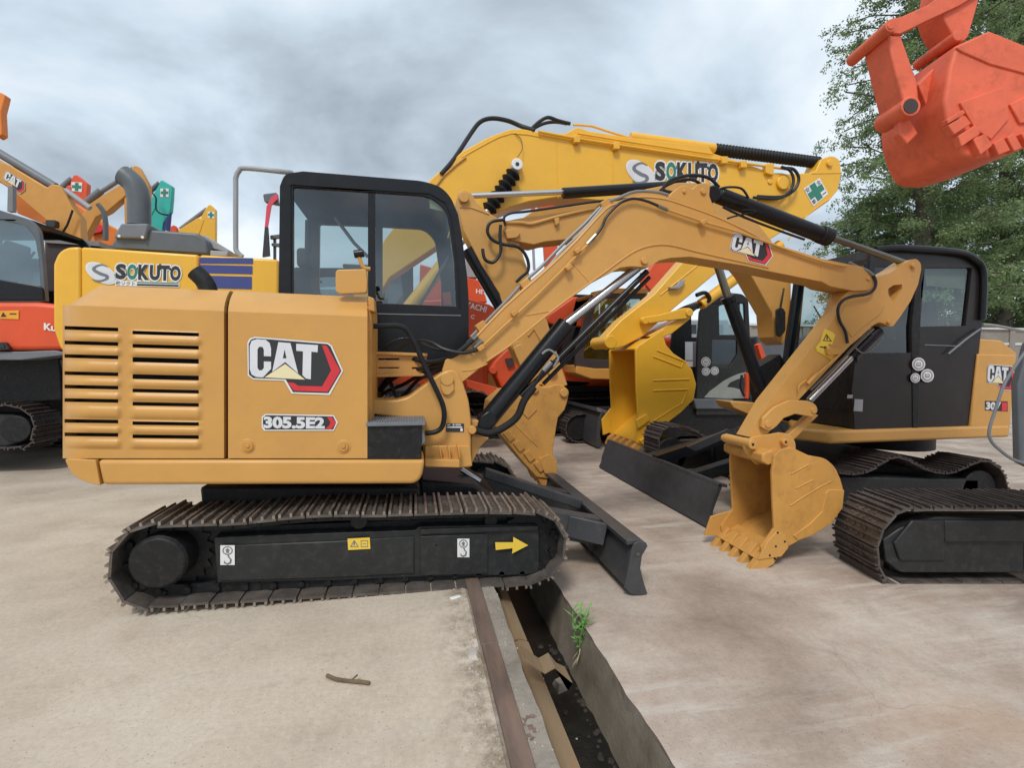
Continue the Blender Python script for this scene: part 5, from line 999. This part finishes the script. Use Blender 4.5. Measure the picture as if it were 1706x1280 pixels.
# ================================================================ RIGHT: ORANGE MACHINE, MOSTLY OUTSIDE THE PICTURE
def build_right():
    frame(YAW); d=3.42
    ex=thing('excavator','orange excavator at the right picture edge, only crawler, raised bucket and rail showing','excavator',W(3.6,GR,2.6))
    path=[(1483,978),(1467,957),(1455,920),(1461,895),(1468,878),(1482,862),(1497,850),(1514,845),(1600,842),(1706,842),(1900,845),(2050,850),(2085,870),(2100,915),(2090,955),(2060,978),(1900,978),(1700,978)]
    track(ex,path,d,.46,.145,('shoe','shoe2'),False,(0,),3)
    m=MB(); m.px([(1472,900),(1500,880,8),(1560,862),(1706,866),(1706,955),(1500,955,8),(1476,935)],d+.02,.10); m.px([(1520,868),(1575,868),(1575,935),(1500,935),(1490,905)],d+.0,.03); m.px([(1575,868),(2060,868),(2060,904),(1575,904)],d-.01,.06); fr=m.build('track_frame','frameb',ex,bev=.008)
    m=MB(); m.px([(1490,856),(2060,856),(2060,965),(1480,965)],d+.2,.06); m.build('dark_infill','blackm',fr)  # added dark sheet, stands in for the shade inside the track loop
    m=MB(); m.px([(1697,640),(1716,570),(1900,560),(1900,780),(1716,780),(1700,772)],2.95,.05); dr=m.build('cab_door','komgrey',ex,bev=.01)
    m=MB(); m.tpx([(1712,582,2.85),(1704,592,2.85),(1690,612,2.85),(1672,643,2.85),(1658,684,2.85),(1648,718,2.85),(1652,736,2.85),(1668,752,2.85),(1688,766,2.85),(1712,773,2.85)],.0085,10,4); m.build('hand_rail','grey',ex)
    m=MB(); m.px([(2120,300),(2600,300),(2600,790),(2120,790)],2.4,.55); m.build('upper_body','orangered',ex,bev=.06)
    # bucket, link and arm
    B=2.6
    side=[(1593,75,3),(1649,50,4),(1706,75),(1820,118),(1835,190),(1706,247),(1650,263),(1620,262),(1603,256),(1588,228),(1578,195),(1574,165),(1583,110)]
    m=MB(); m.px(side,B,.45); bk=m.build('bucket','orangered',ex,bev=.03,seg=4)
    m=MB(); m.px([(1594,78),(1600,84),(1650,106),(1720,125),(1820,145),(1820,118),(1706,75),(1649,52)],B-.008,.012); m.px([(1600,170),(1672,144),(1683,196),(1652,232),(1625,215)],B-.014,.016); m.px([(1683,173),(1740,145),(1740,200),(1700,205)],B-.012,.016)
    m.each('wear_plate','orangered',bk,bev=.004)
    for pts in ([(1578,198),(1605,182),(1609,188),(1580,206)],[(1580,208),(1608,192),(1619,205),(1590,224)],[(1597,226),(1625,208),(1634,222),(1602,244)],[(1622,232),(1642,222),(1654,242),(1634,258)],[(1656,238),(1672,228),(1684,250),(1664,258)],[(1678,228),(1690,221),(1704,246),(1690,252)],[(1702,222),(1720,214),(1730,236),(1712,242)]):
        m=MB(); m.px(pts,B-.035,.04); m.each('side_tooth','orangered',bk,bev=.004)
    m=MB(); m.pin(1518,176,2.66,.052,.20,24); m.build('pin_boss','orangered',bk,bev=.004); 
    m=MB(); m.pin(1518,176,2.656,.038,.01,24); m.build('boss_hole','darkbrown',bk)
    m=MB(); m.px([(1500,196),(1512,192),(1530,222),(1512,240),(1498,222)],2.72,.05); m.px([(1530,140),(1560,108),(1600,80),(1606,190),(1560,215)],2.72,.05);m.px([(1530,140),(1560,108),(1600,80),(1606,190),(1560,215)],2.90,.05); m.each('bucket_ear','orangered',bk,bev=.006)
    m=MB(); m.px([(1574,-80),(1650,-80),(1628,10),(1613,62,6),(1603,70,6),(1590,63,5),(1572,30),(1565,5),(1572,-30)],2.68,.15); am=m.build('arm','orangered',ex,bev=.006)
    m=MB(); m.pin(1597,58,2.62,.028,.26); m.each('pin','orangered',am,bev=.003)
    m=MB(); m.px([(1474,42,6),(1483,30,6),(1500,28),(1545,8),(1600,-30),(1660,-60),(1660,-30),(1600,8),(1545,34),(1500,56),(1483,54,6)],2.66,.025); m.px([(1474,42,6),(1483,30,6),(1500,28),(1545,8),(1600,-30),(1660,-60),(1660,-30),(1600,8),(1545,34),(1500,56),(1483,54,6)],2.84,.025); lk=m.build('bucket_link','orangered',ex,bev=.004)
    m=MB(); m.px([(1478,60),(1500,56),(1528,134),(1532,172),(1506,176)],2.67,.17); m.build('link_bar','orangered',lk,bev=.008)
    m=MB(); m.pin(1485,42,2.62,.032,.30); m.pin(1485,42,2.615,.018,.01); m.each('pin','orangered',lk,bev=.003)
    # boom and arm continue above and to the right of the picture
    m=MB(); m.px([(1574,-78),(1650,-78),(1760,-420),(1680,-470),(1610,-300)],2.67,.17); m.build('arm_upper','orangered',ex,bev=.006)
    m=MB(); m.px([(1680,-440),(1740,-500),(2000,-380),(2300,0),(2300,320),(2150,320),(2120,40),(1920,-270)],2.66,.19); m.build('boom','orangered',ex,bev=.01)
    frame(0)
build_right()
# ================================================================ LEFT: RED MINI EXCAVATOR
def build_left():
    d=7.2; ex=thing('excavator','red-orange excavator with dark cab at the left picture edge','excavator',W(-6.8,0,d+1))
    k=(d/9.18)
    path=[(-330,672),(-100,671),(0,672),(16,672),(32,679),(47,685),(56,697),(60,707),(59,719),(55,732),(47,747),(0,751),(-200,762),(-330,768),(-350,740),(-352,700)]
    zoff=uz(0,751,d)[1]
    track(ex,path,d,.5,.17,('shoe2','shoe2'),False,(0,1.7),3)
    m=MB(); m.px([(-330,690),(20,690),(48,700),(45,735),(10,745),(-330,750)],d+.1,.3); m.build('track_frame','frameb',ex,bev=.02)
    u,z=uz(27,715,d+.06); m=MB(); m.cyl(W(u,z,d+.04),W(u,z,d+.4),.17,n=28); m.build('drive_hub','blackm',ex,bev=.01)
    m=MB(); m.px([(-300,586),(75,586),(100,594),(105,668),(60,672),(-300,672)],d+.35,1.5); m.build('centre_frame','blackm',ex,bev=.03)
    m=MB(); m.px([(-250,503),(60,503),(110,508),(140,520),(140,584),(-250,586)],d+.02,2.0); bd=m.build('upper_body','red',ex,bev=.06,seg=3)
    m=MB(); m.px([(-120,586),(36,586),(90,584),(120,590),(36,600),(-100,600)],d+.0,2.0); m.build('lower_skirt','grey',ex,bev=.01)
    m=MB(); D=d+.012; m.flat([(0,518),(31,517),(31,532),(0,531)],D); m.cur=1; m.flat([(1,528),(5,520),(11,528)],D-.003); m.flat(rect(16,522,27,524),D-.003); m.build('warning_sticker',['decalorange','ink'],bd,recalc=False)
    m=MB(); text(m,'Kubota',[(73,538),(128,545),(128,557),(73,550)],D-.002,.04); m.build('maker_lettering','white',bd,recalc=False)
    m=MB(); m.px([(-15,572,3),(8,570,3),(16,582,3),(-10,584)],d-.03,.06); m.px([(-12,575),(5,574),(8,580),(-12,580)],d-.04,.02); m.build('step_recess','ink',bd)
    co=[(-180,505),(-150,350),(0,350),(52,366,10),(66,385,6),(72,440),(77,502),(60,505)]; wn=[(-150,462),(-130,366),(0,366),(44,376,8),(58,395),(66,440),(68,478),(60,476),(0,466)]
    m=MB(); m.px(co,d+.1,.06,[wn]); cab=m.build('cab','komgrey',ex,bev=.02)
    m=MB(); m.prism([uz(a,b,d+.1) for a,b in rnd(co)],d+1.1,d+1.15,[[uz(a,b,d+.1) for a,b in rnd(wn)]]); m.prism([uz(a,b,d+.1) for a,b in ((-150,350),(0,350),(52,366),(50,371),(0,357),(-150,357))],d+.15,d+1.1);  m.build('far_frame','black',cab)
    m=MB(); m.prism([uz(a,b,d+.12) for a,b in rnd(wn)],d+.12,d+.13); m.build('window','glassb',cab)
    m=MB(); m.px([(0,466),(62,476),(70,480),(73,500),(-60,500),(-60,462)],d+.07,.05); m.build('door_panel','black',cab,bev=.01)
    m=MB(); m.px([(-10,440),(5,400),(15,400),(10,500),(-10,500)],d+.5,.4); m.build('seat','seat',cab,bev=.03); m=MB(); m.tpx([(30,470,d+.4),(50,430,d+.4),(58,420,d+.4)],.015,6,2); m.build('control_lever','ink',cab)
build_left()
# ================================================================ LEFT BACK ROW
e=machine('tan excavator with raised boom and emblem behind the left dark cab','tan',9.4,-7.2,0,-1,1.35,
 bm=[[(-160,240),(-60,235),(0,267),(17,275),(78,312),(86,306,3),(98,308,3),(108,322),(120,345),(133,362),(138,420),(73,420),(76,366),(45,340),(12,312),(0,304),(-60,280),(-160,300)]],
 cyl=[((-40,232),(92,311),.075,'grey'),((109,317),(150,347),.05,'lgrey')])
emblem_cat(e,[(10,284),(46,304),(38,326),(3,303)],9.4+1.2-.115)
m=MB(); m.px([(74,396),(165,402),(165,410),(74,404)],8.9,.5); m.build('deck_rail','hoseg',e); m=MB(); m.px([(74,403),(165,410),(165,520),(74,520)],8.95,.6); m.build('tool_locker','darkbrown',e,bev=.02)
m=MB(); m.px([(75,366,3),(92,366,3),(92,378,3),(76,378,3)],9.4+1.2-.3,.12); m.build('work_lamp','ink',e,bev=.01)
m=MB(); m.tpx([(121,350,9.4+1.0),(112,375,9.4+1.0),(102,390,9.4+1.0)],.018,6,2); m.each('hose','hose',e)
m=MB(); m.px([(13,310),(21,310),(21,352),(12,352)],9.2,.08); m.build('exhaust_pipe','hoseg',e)
e=machine('orange excavator with sloping boom seen between tan booms at left','orange',12.0,-10.2,0,1,1.3,
 bm=[[(20,318),(45,330),(80,335),(122,337),(173,370),(200,385),(210,410),(150,410),(146,380),(110,370),(70,372),(28,355)]],cyl=[((105,330),(165,372),.06,'lgrey')])
m=MB(); m.px([(147,363),(151,362),(172,380),(168,386),(150,390)],13.0,.1); m.build('boom_bracket','logored',e)
e=machine('red excavator whose arm tip with a green cross sticker rises at left','red',14.0,-11.3,0,1,1.3,
 bm=[[(90,345),(112,308),(120,312),(112,350),(100,400),(80,400)]],am=[[(114,317),(119,297),(123,291,2),(128,291),(146,306),(144,334),(140,420),(118,420),(112,340)]],cyl=[((100,315),(120,298),.07,'grey')],cross=[(119,303),(137,304),(136,320),(119,318)])
e=machine('light orange-brown excavator with raised arm behind the grey exhaust pipe','tan',11.2,-8.2,0,1,1.3,
 bm=[[(110,400),(148,340),(175,322),(202,306),(220,284),(232,300),(214,322),(180,352),(160,362),(135,410)]],am=[[(206,318),(216,290),(221,276,3),(226,275,2),(231,278),(248,309),(247,330),(240,420),(208,420)]],cyl=[((146,336),(168,318),.075,'grey'),((168,320),(205,296),.045,'grey'),((206,296),(222,280),.04,'grey')])
m=MB(); m.tpx([(163,340,12.1),(172,352,12.1),(176,372,12.1),(176,400,12.1)],.05,6,2); m.each('hose','komgrey',e)
e=machine('teal excavator with its folded arm standing right of the grey exhaust pipe','teal',13.2,-9.3,0,1,1.3,
 bm=[[(196,420),(205,385),(232,350),(252,330),(260,345),(240,380),(225,420)]],am=[[(248,338),(257,320),(265,306),(267,300,2),(271,300),(287,310),(286,330),(284,352),(272,372),(266,420),(240,420),(247,374)]],cyl=[((246,322),(266,305),.06,'komgrey'),((281,352),(278,384),.075,'blue')],cross=[(267,314),(281,314),(281,328),(267,328)])
m=MB(); m.tpx([(254,322,14.1),(260,330,14.1),(260,348,14.1),(268,356,14.1),(280,358,14.1)],.02,6,3); m.each('hose','hose',e)
e=machine('small yellow excavator arm peak with sticker behind the grey hood','kom',16.0,-10.3,0,1,1.3,
 bm=[[(285,420),(297,383),(330,362),(340,366),(330,395),(320,420)]],am=[[(326,392),(334,362),(343,347),(347,341,3),(351,341),(359,349),(359,430),(340,430),(331,395)]],cyl=[((300,382),(345,348),.06,'hoseg')],cross=[(346,352),(357,353),(357,364),(346,363)])
e=machine('red excavator far behind, only its round red boom head above the hood','red',15.0,-12.6,0,1,1.2,am=[[(281,384),(284,377,2),(290,374,3),(294,380,2),(295,420),(280,420)]])
e=machine('orange excavator whose raised arm end enters at the left edge','orange',10.8,-13.5,0,1,1.3,bm=[[(-320,330),(-200,200),(-60,150),(-20,190),(-150,250),(-250,380)]],am=[[(-60,150),(-6,150),(9,158),(2,186),(4,224,2),(-4,229),(-20,215),(-50,195)]])
# ================================================================ MIDDLE BACK ROW
e=machine('red-orange excavator with white maker lettering, upper one beside the cab','red',11.2,.2,GR,-1,1.35,
 bm=[[(1072,470),(1076,458),(1087,442),(1101,428),(1130,428),(1190,440),(1160,480),(1110,500),(1085,485)]],am=[[(896,330),(899,250),(932,250),(932,395),(926,428),(909,445),(906,400)]],cyl=[((1071,455),(1071,520),.085,'red'),((1076,462),(1079,505),.03,'steel'),((888,340),(888,405),.05,'red'),((888,405),(890,450),.035,'lgrey')])
D=10.9
m=MB(); m.px([(700,440),(775,462),(796,466),(806,484),(812,504),(700,500)],D,.8); c=m.build('rear_cover','red',e,bev=.02)
m=MB(); text(m,'HITACHI',[(793,481),(838,487),(838,495),(793,489)],D-.01,.03); m.build('maker_lettering','white',c,recalc=False)
m=MB(); m.px([(776,420,2),(792,430),(796,462),(778,462)],D+.1,.3); m.build('hand_rail','lgrey',c,bev=.02)
e=machine('lower red mini excavator with maker lettering, red blade and bucket behind the boom foot','red',9.3,-.35,GR,-1,1.05)
D=9.0
m=MB(); m.px([(700,500),(782,498),(815,507),(845,525),(840,560),(800,566),(700,560)],D,.8); c=m.build('rear_cover','red',e,bev=.03)
m=MB(); text(m,'HITACHI',[(766,500),(812,511),(809,521),(766,510)],D-.01,.03); text(m,'C',[(785,524),(791,525),(790,532),(784,531)],D-.01,.03); m.build('maker_lettering','white',c,recalc=False)
m=MB(); m.px([(776,632),(825,645),(850,655),(840,672),(816,662),(778,645)],8.6,.1); m.build('dozer_blade','red',e,bev=.01)
m=MB(); m.px([(817,612,3),(825,600),(845,580),(857,588),(867,612),(862,640),(836,648),(825,625)],8.7,.5); b=m.build('bucket','red',e,bev=.04,seg=3)
m=MB(); m.pin(822,617,8.66,.07,.2); m.each('bucket_pin','red',b,bev=.01); m=MB(); m.px([(842,598),(854,596),(858,608),(846,612)],8.64,.05); m.build('coupler','darkbrown',b)
m=MB(); track(e,[(740,665),(775,652),(800,650),(816,658),(822,672),(818,690),(800,700),(740,702),(700,700),(700,668)],8.5,.5,.2,('shoe','grouser'),False,(0,),0,.02,False,False)
e=machine('tan mini excavator bucket and arm seen just left of the red bucket','tan',9.9,1.2,GR,-1,1.0,am=[[(780,640),(783,610),(800,590),(835,585),(840,640),(836,662),(800,655)]])
# red and tan machines beyond the yellow bucket
e=machine('red excavator with sloping cover and red frame beyond the tan arm','red',10.0,4.1,GR,-1,1.1)
m=MB(); m.px([(910,537),(913,525),(956,494),(990,500),(990,545),(952,545),(936,545)],9.9,.9); m.build('sloping_cover','red',e,bev=.03)
m=MB(); m.px([(912,538),(952,546),(990,545),(990,600),(920,605)],10.0,.9); m.build('lower_cover','blackm',e,bev=.02)
m=MB(); m.px([(930,613),(960,616),(990,628),(985,637),(930,634)],9.7,.9); m.build('deck_edge','red',e,bev=.01)
def build_cat3():
    D=9.0; ex=thing('excavator','tan-framed mini excavator with dark cab and grey blade left of the yellow bucket','excavator',W(uz(1040,700,D)[0],GR,D+1.),'excavators parked in the back rows')
    u=uz(940,700,D)[0]
    undercarriage(ex,u,u+2.3,GR,.6,D,2.0,.36,.15)
    m=MB(); m.px([(959,622),(960,608),(989,613.5),(1130,615),(1130,636),(985,632)],D,1.9); m.build('lower_skirt','tan',ex,bev=.02)
    co=[(958,610),(960,575),(979,514),(986,487),(1010,481),(1076,482),(1078,612),(990,614)]; w=[(972,598),(974,575),(996,500),(1030,496),(1030,600)]; w2=[(1038,600),(1038,498),(1068,498),(1068,600)]
    m=MB(); m.px(co,D,.06,[w,w2]); cab=m.build('cab','darkbrown',ex,bev=.01)
    m=MB(); m.prism([uz(a,b,D) for a,b in rnd(co)],D+.9,D+.95,[[uz(a,b,D) for a,b in rnd(w)],[uz(a,b,D) for a,b in rnd(w2)]]); m.build('far_frame','darkbrown',cab)
    m=MB(); m.prism([uz(a,b,D) for a,b in ((984,490),(1010,480),(1078,481),(1078,489),(1010,489),(988,494))],D-.01,D+.96); m.build('roof','tan',cab,bev=.01)
    m=MB(); m.prism([uz(a,b,D) for a,b in rnd(w)],D+.02,D+.03); m.prism([uz(a,b,D) for a,b in rnd(w2)],D+.02,D+.03); m.build('window','glassb',cab)
    m=MB(); m.px([(1005,560),(1060,560),(1060,604),(1005,604)],D+.2,.6); m.px([(1035,520),(1050,520),(1055,560),(1040,560)],D+.3,.4); m.build('seat','seat',cab,bev=.03)
    pr=[(1003,684),(1010,690),(1002,706),(1000,725),(1004,745),(994,745),(994,722),(997,700)]
    m=MB(); m.px(pr,8.35,2.6); bl=m.build('dozer_blade','bladeg',ex,bev=.01)
    m=MB(); m.px([(994,679),(1012,684),(1012,689),(996,686)],8.35,2.6); m.build('top_flange','grey',bl)
    p=P(960,655,D); m=MB(); m.beam(P(1000,715,8.9),P(1040,680,9.2),.14,.12); m.each('push_arm','blackm',ex)
build_cat3()
def build_grey():
    D=8.8; ex=thing('excavator','dark cabbed excavator with pale grey swoosh on its door behind the 307 machine','excavator',W(uz(1230,700,D)[0],GR,D+1.2),'excavators parked in the back rows')
    u=uz(1090,700,D)[0]; undercarriage(ex,u,u+3.6,GR,.85,D,2.5,.5,.18)
    co=[(1160,692),(1162,572),(1166,520),(1173,507),(1187,500),(1219,488),(1238,490,6),(1247,500,4),(1250,560),(1264,692)]; w=[(1199,558),(1198,510,3),(1213,505),(1228,505),(1228,558)]; w2=[(1187,612),(1187,566),(1228,566),(1228,590),(1215,612)]; w3=[(1234,548),(1233,506),(1240,506),(1242,548)]
    m=MB(); m.px(co,D,.06,[w,w2,w3]); cab=m.build('cab','frameb',ex,bev=.02)
    m=MB(); m.prism([uz(a,b,D) for a,b in rnd(co)],D+1.,D+1.05,[[uz(a,b,D) for a,b in rnd(w)],[uz(a,b,D) for a,b in rnd(w2)],[uz(a,b,D) for a,b in rnd(w3)]]); m.prism([uz(a,b,D) for a,b in ((1187,500),(1219,488),(1238,490),(1238,495),(1187,505))],D+.05,D+1.); m.build('far_frame','frameb',cab)
    m=MB(); m.prism([uz(a,b,D) for a,b in ((1197,560),(1197,503),(1243,503),(1243,560))],D+.025,D+.035); m.build('window','glassb',cab)
    m=MB(); m.prism([uz(a,b,D) for a,b in rnd(w2)],D+.025,D+.035); m.build('lower_window','glassd',cab)
    m=MB(); m.flat([(1173,662.5),(1182,652),(1192.5,644.5),(1205,635),(1218,628),(1230,623),(1243,620),(1241.5,628),(1228.6,632),(1216,638),(1211,645),(1222,646),(1236,650),(1241,657),(1239,664),(1210,664)],D-.006); m.build('swoosh','swoosh',cab,recalc=False)
    ring_sticker(cab,[(1176,603,8),(1176,619,7),(1190.6,618,7)],D-.006)
    m=MB(); m.px([(1156,665),(1222,665),(1222,682),(1160,682)],D-.05,1.8); m.build('lower_skirt','komgrey',ex,bev=.02)
    m=MB(); m.px([(1262,560),(1420,560),(1420,680),(1262,680)],D+.02,2.4); m.build('upper_body','komgrey',ex,bev=.05)
    m=MB(); m.tpx([(1243,622,D-.3),(1245,640,D-.3),(1243,664,D-.3)],.045,8,2); m.each('hydraulic_tube','red',ex)
    m=MB(); m.tpx([(1236,625,D-.35),(1234,645,D-.35),(1240,660,D-.35)],.025,8,3); m.tpx([(1251,625,D-.35),(1252,655,D-.35),(1262,668,D-.35)],.025,8,3); m.each('hose','hose',ex)
    m=MB(); m.px([(1262,575),(1268,572),(1278,600),(1270,602)],7.6,.1); m.build('warning_tape','red',ex)
build_grey()
def build_van():
    D=12.5; v=thing('pickup_truck','pale grey-green truck glimpsed between yellow bucket and dark cab','truck',W(uz(1140,580,D)[0],GR,D+1))
    g=lambda p:[uz(a,b,D) for a,b in rnd(p)]
    m=MB(); m.prism(g([(1090,602),(1090,566,4),(1112,560,3),(1124,540,4),(1136,533,3),(1215,533,3),(1215,602)]),D,D+1.9); b=m.build('body','lgrey',v,bev=.06,seg=3)
    m=MB(); m.prism(g([(1122,556),(1132,541),(1160,541),(1160,556)]),D-.012,D); m.prism(g([(1166,541),(1205,541),(1205,556),(1166,556)]),D-.012,D); m.each('side_window','glassd',b)
    for x in (1120,1195):
        u,z=uz(x,612,D); m=MB(); m.cyl(W(u,z,D-.03),W(u,z,D+.22),.36,n=24); w=m.build('wheel','rubber',v,bev=.03); m=MB(); m.cyl(W(u,z,D-.04),W(u,z,D+.02),.2,n=20); m.build('rim','lgrey',w,bev=.01)
    m=MB(); m.prism(g([(1092,570),(1100,568),(1100,576),(1092,577)]),D-.01,D+.05); m.build('headlight','white',b)
build_van()
# ================================================================ TREES
def tree(lab,x,y,h,rad,nl,z0=-.17,mt='leaf',seed=1,leaf=.16,low=.12,grp='tall trees behind the boundary wall',ntw=9,npl=26):
    rr=random.Random(seed); r=thing('tree',lab,'tree',Vector((x,y,z0)),grp)
    m=MB(); top=Vector((x+rr.uniform(-.3,.3),y,z0+h)); base=Vector((x,y,z0)); k=9; pts=[base.lerp(top,i/k)+Vector((rr.uniform(-.08,.08),rr.uniform(-.08,.08),0)) for i in range(k+1)]
    for i in range(k): m.cyl(pts[i],pts[i+1],.02*h*(1-i/k)**.9+.02,.02*h*(1-(i+1)/k)**.9+.02,n=10)
    lv=[];lf=[]; 
    for i in range(nl):
        f=low+(1-low)*((i+rr.random())/nl); a=rr.uniform(0,6.283); o=base.lerp(top,f); 
        L=rad*(1-max(0,(f-.6)/.4)**1.8*.75)*rr.choice((.5,.7,.85,.95,1.))*rr.uniform(.85,1.08); rise=rr.uniform(.0,.45)
        tip=o+Vector((math.cos(a)*L,math.sin(a)*L,L*rise)); mid=o.lerp(tip,.55)+Vector((0,0,L*.10)); m.tube([o,mid,mid.lerp(tip,.55)],.008+.006*L,5,0)
        for t in range(ntw):
            g=.25+.80*t/ntw; c=(o.lerp(mid,g/.55) if g<.55 else mid.lerp(tip,(g-.55)/.45)); b=rr.uniform(0,6.283); tl=rr.uniform(.35,.95)*(.6+.5*L/rad)
            dr=Vector((math.cos(b),math.sin(b),rr.uniform(-.55,.35))).normalized()
            for j in range(npl):
                s=rr.random()**.7*tl; q=c+dr*s+Vector((rr.gauss(0,.11),rr.gauss(0,.11),rr.gauss(0,.11)-.3*s*s)); e=Vector((rr.gauss(0,1),rr.gauss(0,1),rr.gauss(-.5,.7))).normalized(); w=e.orthogonal().normalized(); w=(w*math.cos(b+j)+e.cross(w)*math.sin(b+j))
                ll=leaf*rr.uniform(.6,1.3); ww=ll*.24; n=len(lv); lv+=[q,q+e*ll*.5+w*ww,q+e*ll,q+e*ll*.5-w*ww]; lf.append((n,n+1,n+2,n+3))
    m.build('trunk','bark',r)
    mm=MB(); mm.v=lv; mm.f=lf; mm.m=[0]*len(lf); o=mm.build('crown',mt,r,recalc=False,ang=180)
def tx(px,Y): return P(px,500,Y).x
tree('tall feathery green tree nearest the sky, its crown behind the yellow arm tip',tx(1535,21),21,26,5.0,270,seed=3,npl=62,leaf=.15)
tree('tall dark tree with visible trunk behind the raised orange bucket',tx(1668,22.5),22.5,26,5.2,230,seed=5,npl=62,leaf=.15)
tree('tall tree filling the right picture edge above the small 307 machine',tx(1860,21),21,24,5.0,190,seed=8,npl=56,leaf=.155)
tree('bushy shorter tree between the tall ones above the black cab roof',tx(1600,26),26,13,4.8,120,seed=11,npl=56,leaf=.155)
tree('shorter round tree at far right just above the boundary wall',tx(1760,25),25,13,4.8,120,seed=12,npl=56,leaf=.155)
tree('small green tree left of the black 307 cab behind the yellow arm',tx(1455,25),25,11,3.6,100,seed=14,npl=56,leaf=.155)
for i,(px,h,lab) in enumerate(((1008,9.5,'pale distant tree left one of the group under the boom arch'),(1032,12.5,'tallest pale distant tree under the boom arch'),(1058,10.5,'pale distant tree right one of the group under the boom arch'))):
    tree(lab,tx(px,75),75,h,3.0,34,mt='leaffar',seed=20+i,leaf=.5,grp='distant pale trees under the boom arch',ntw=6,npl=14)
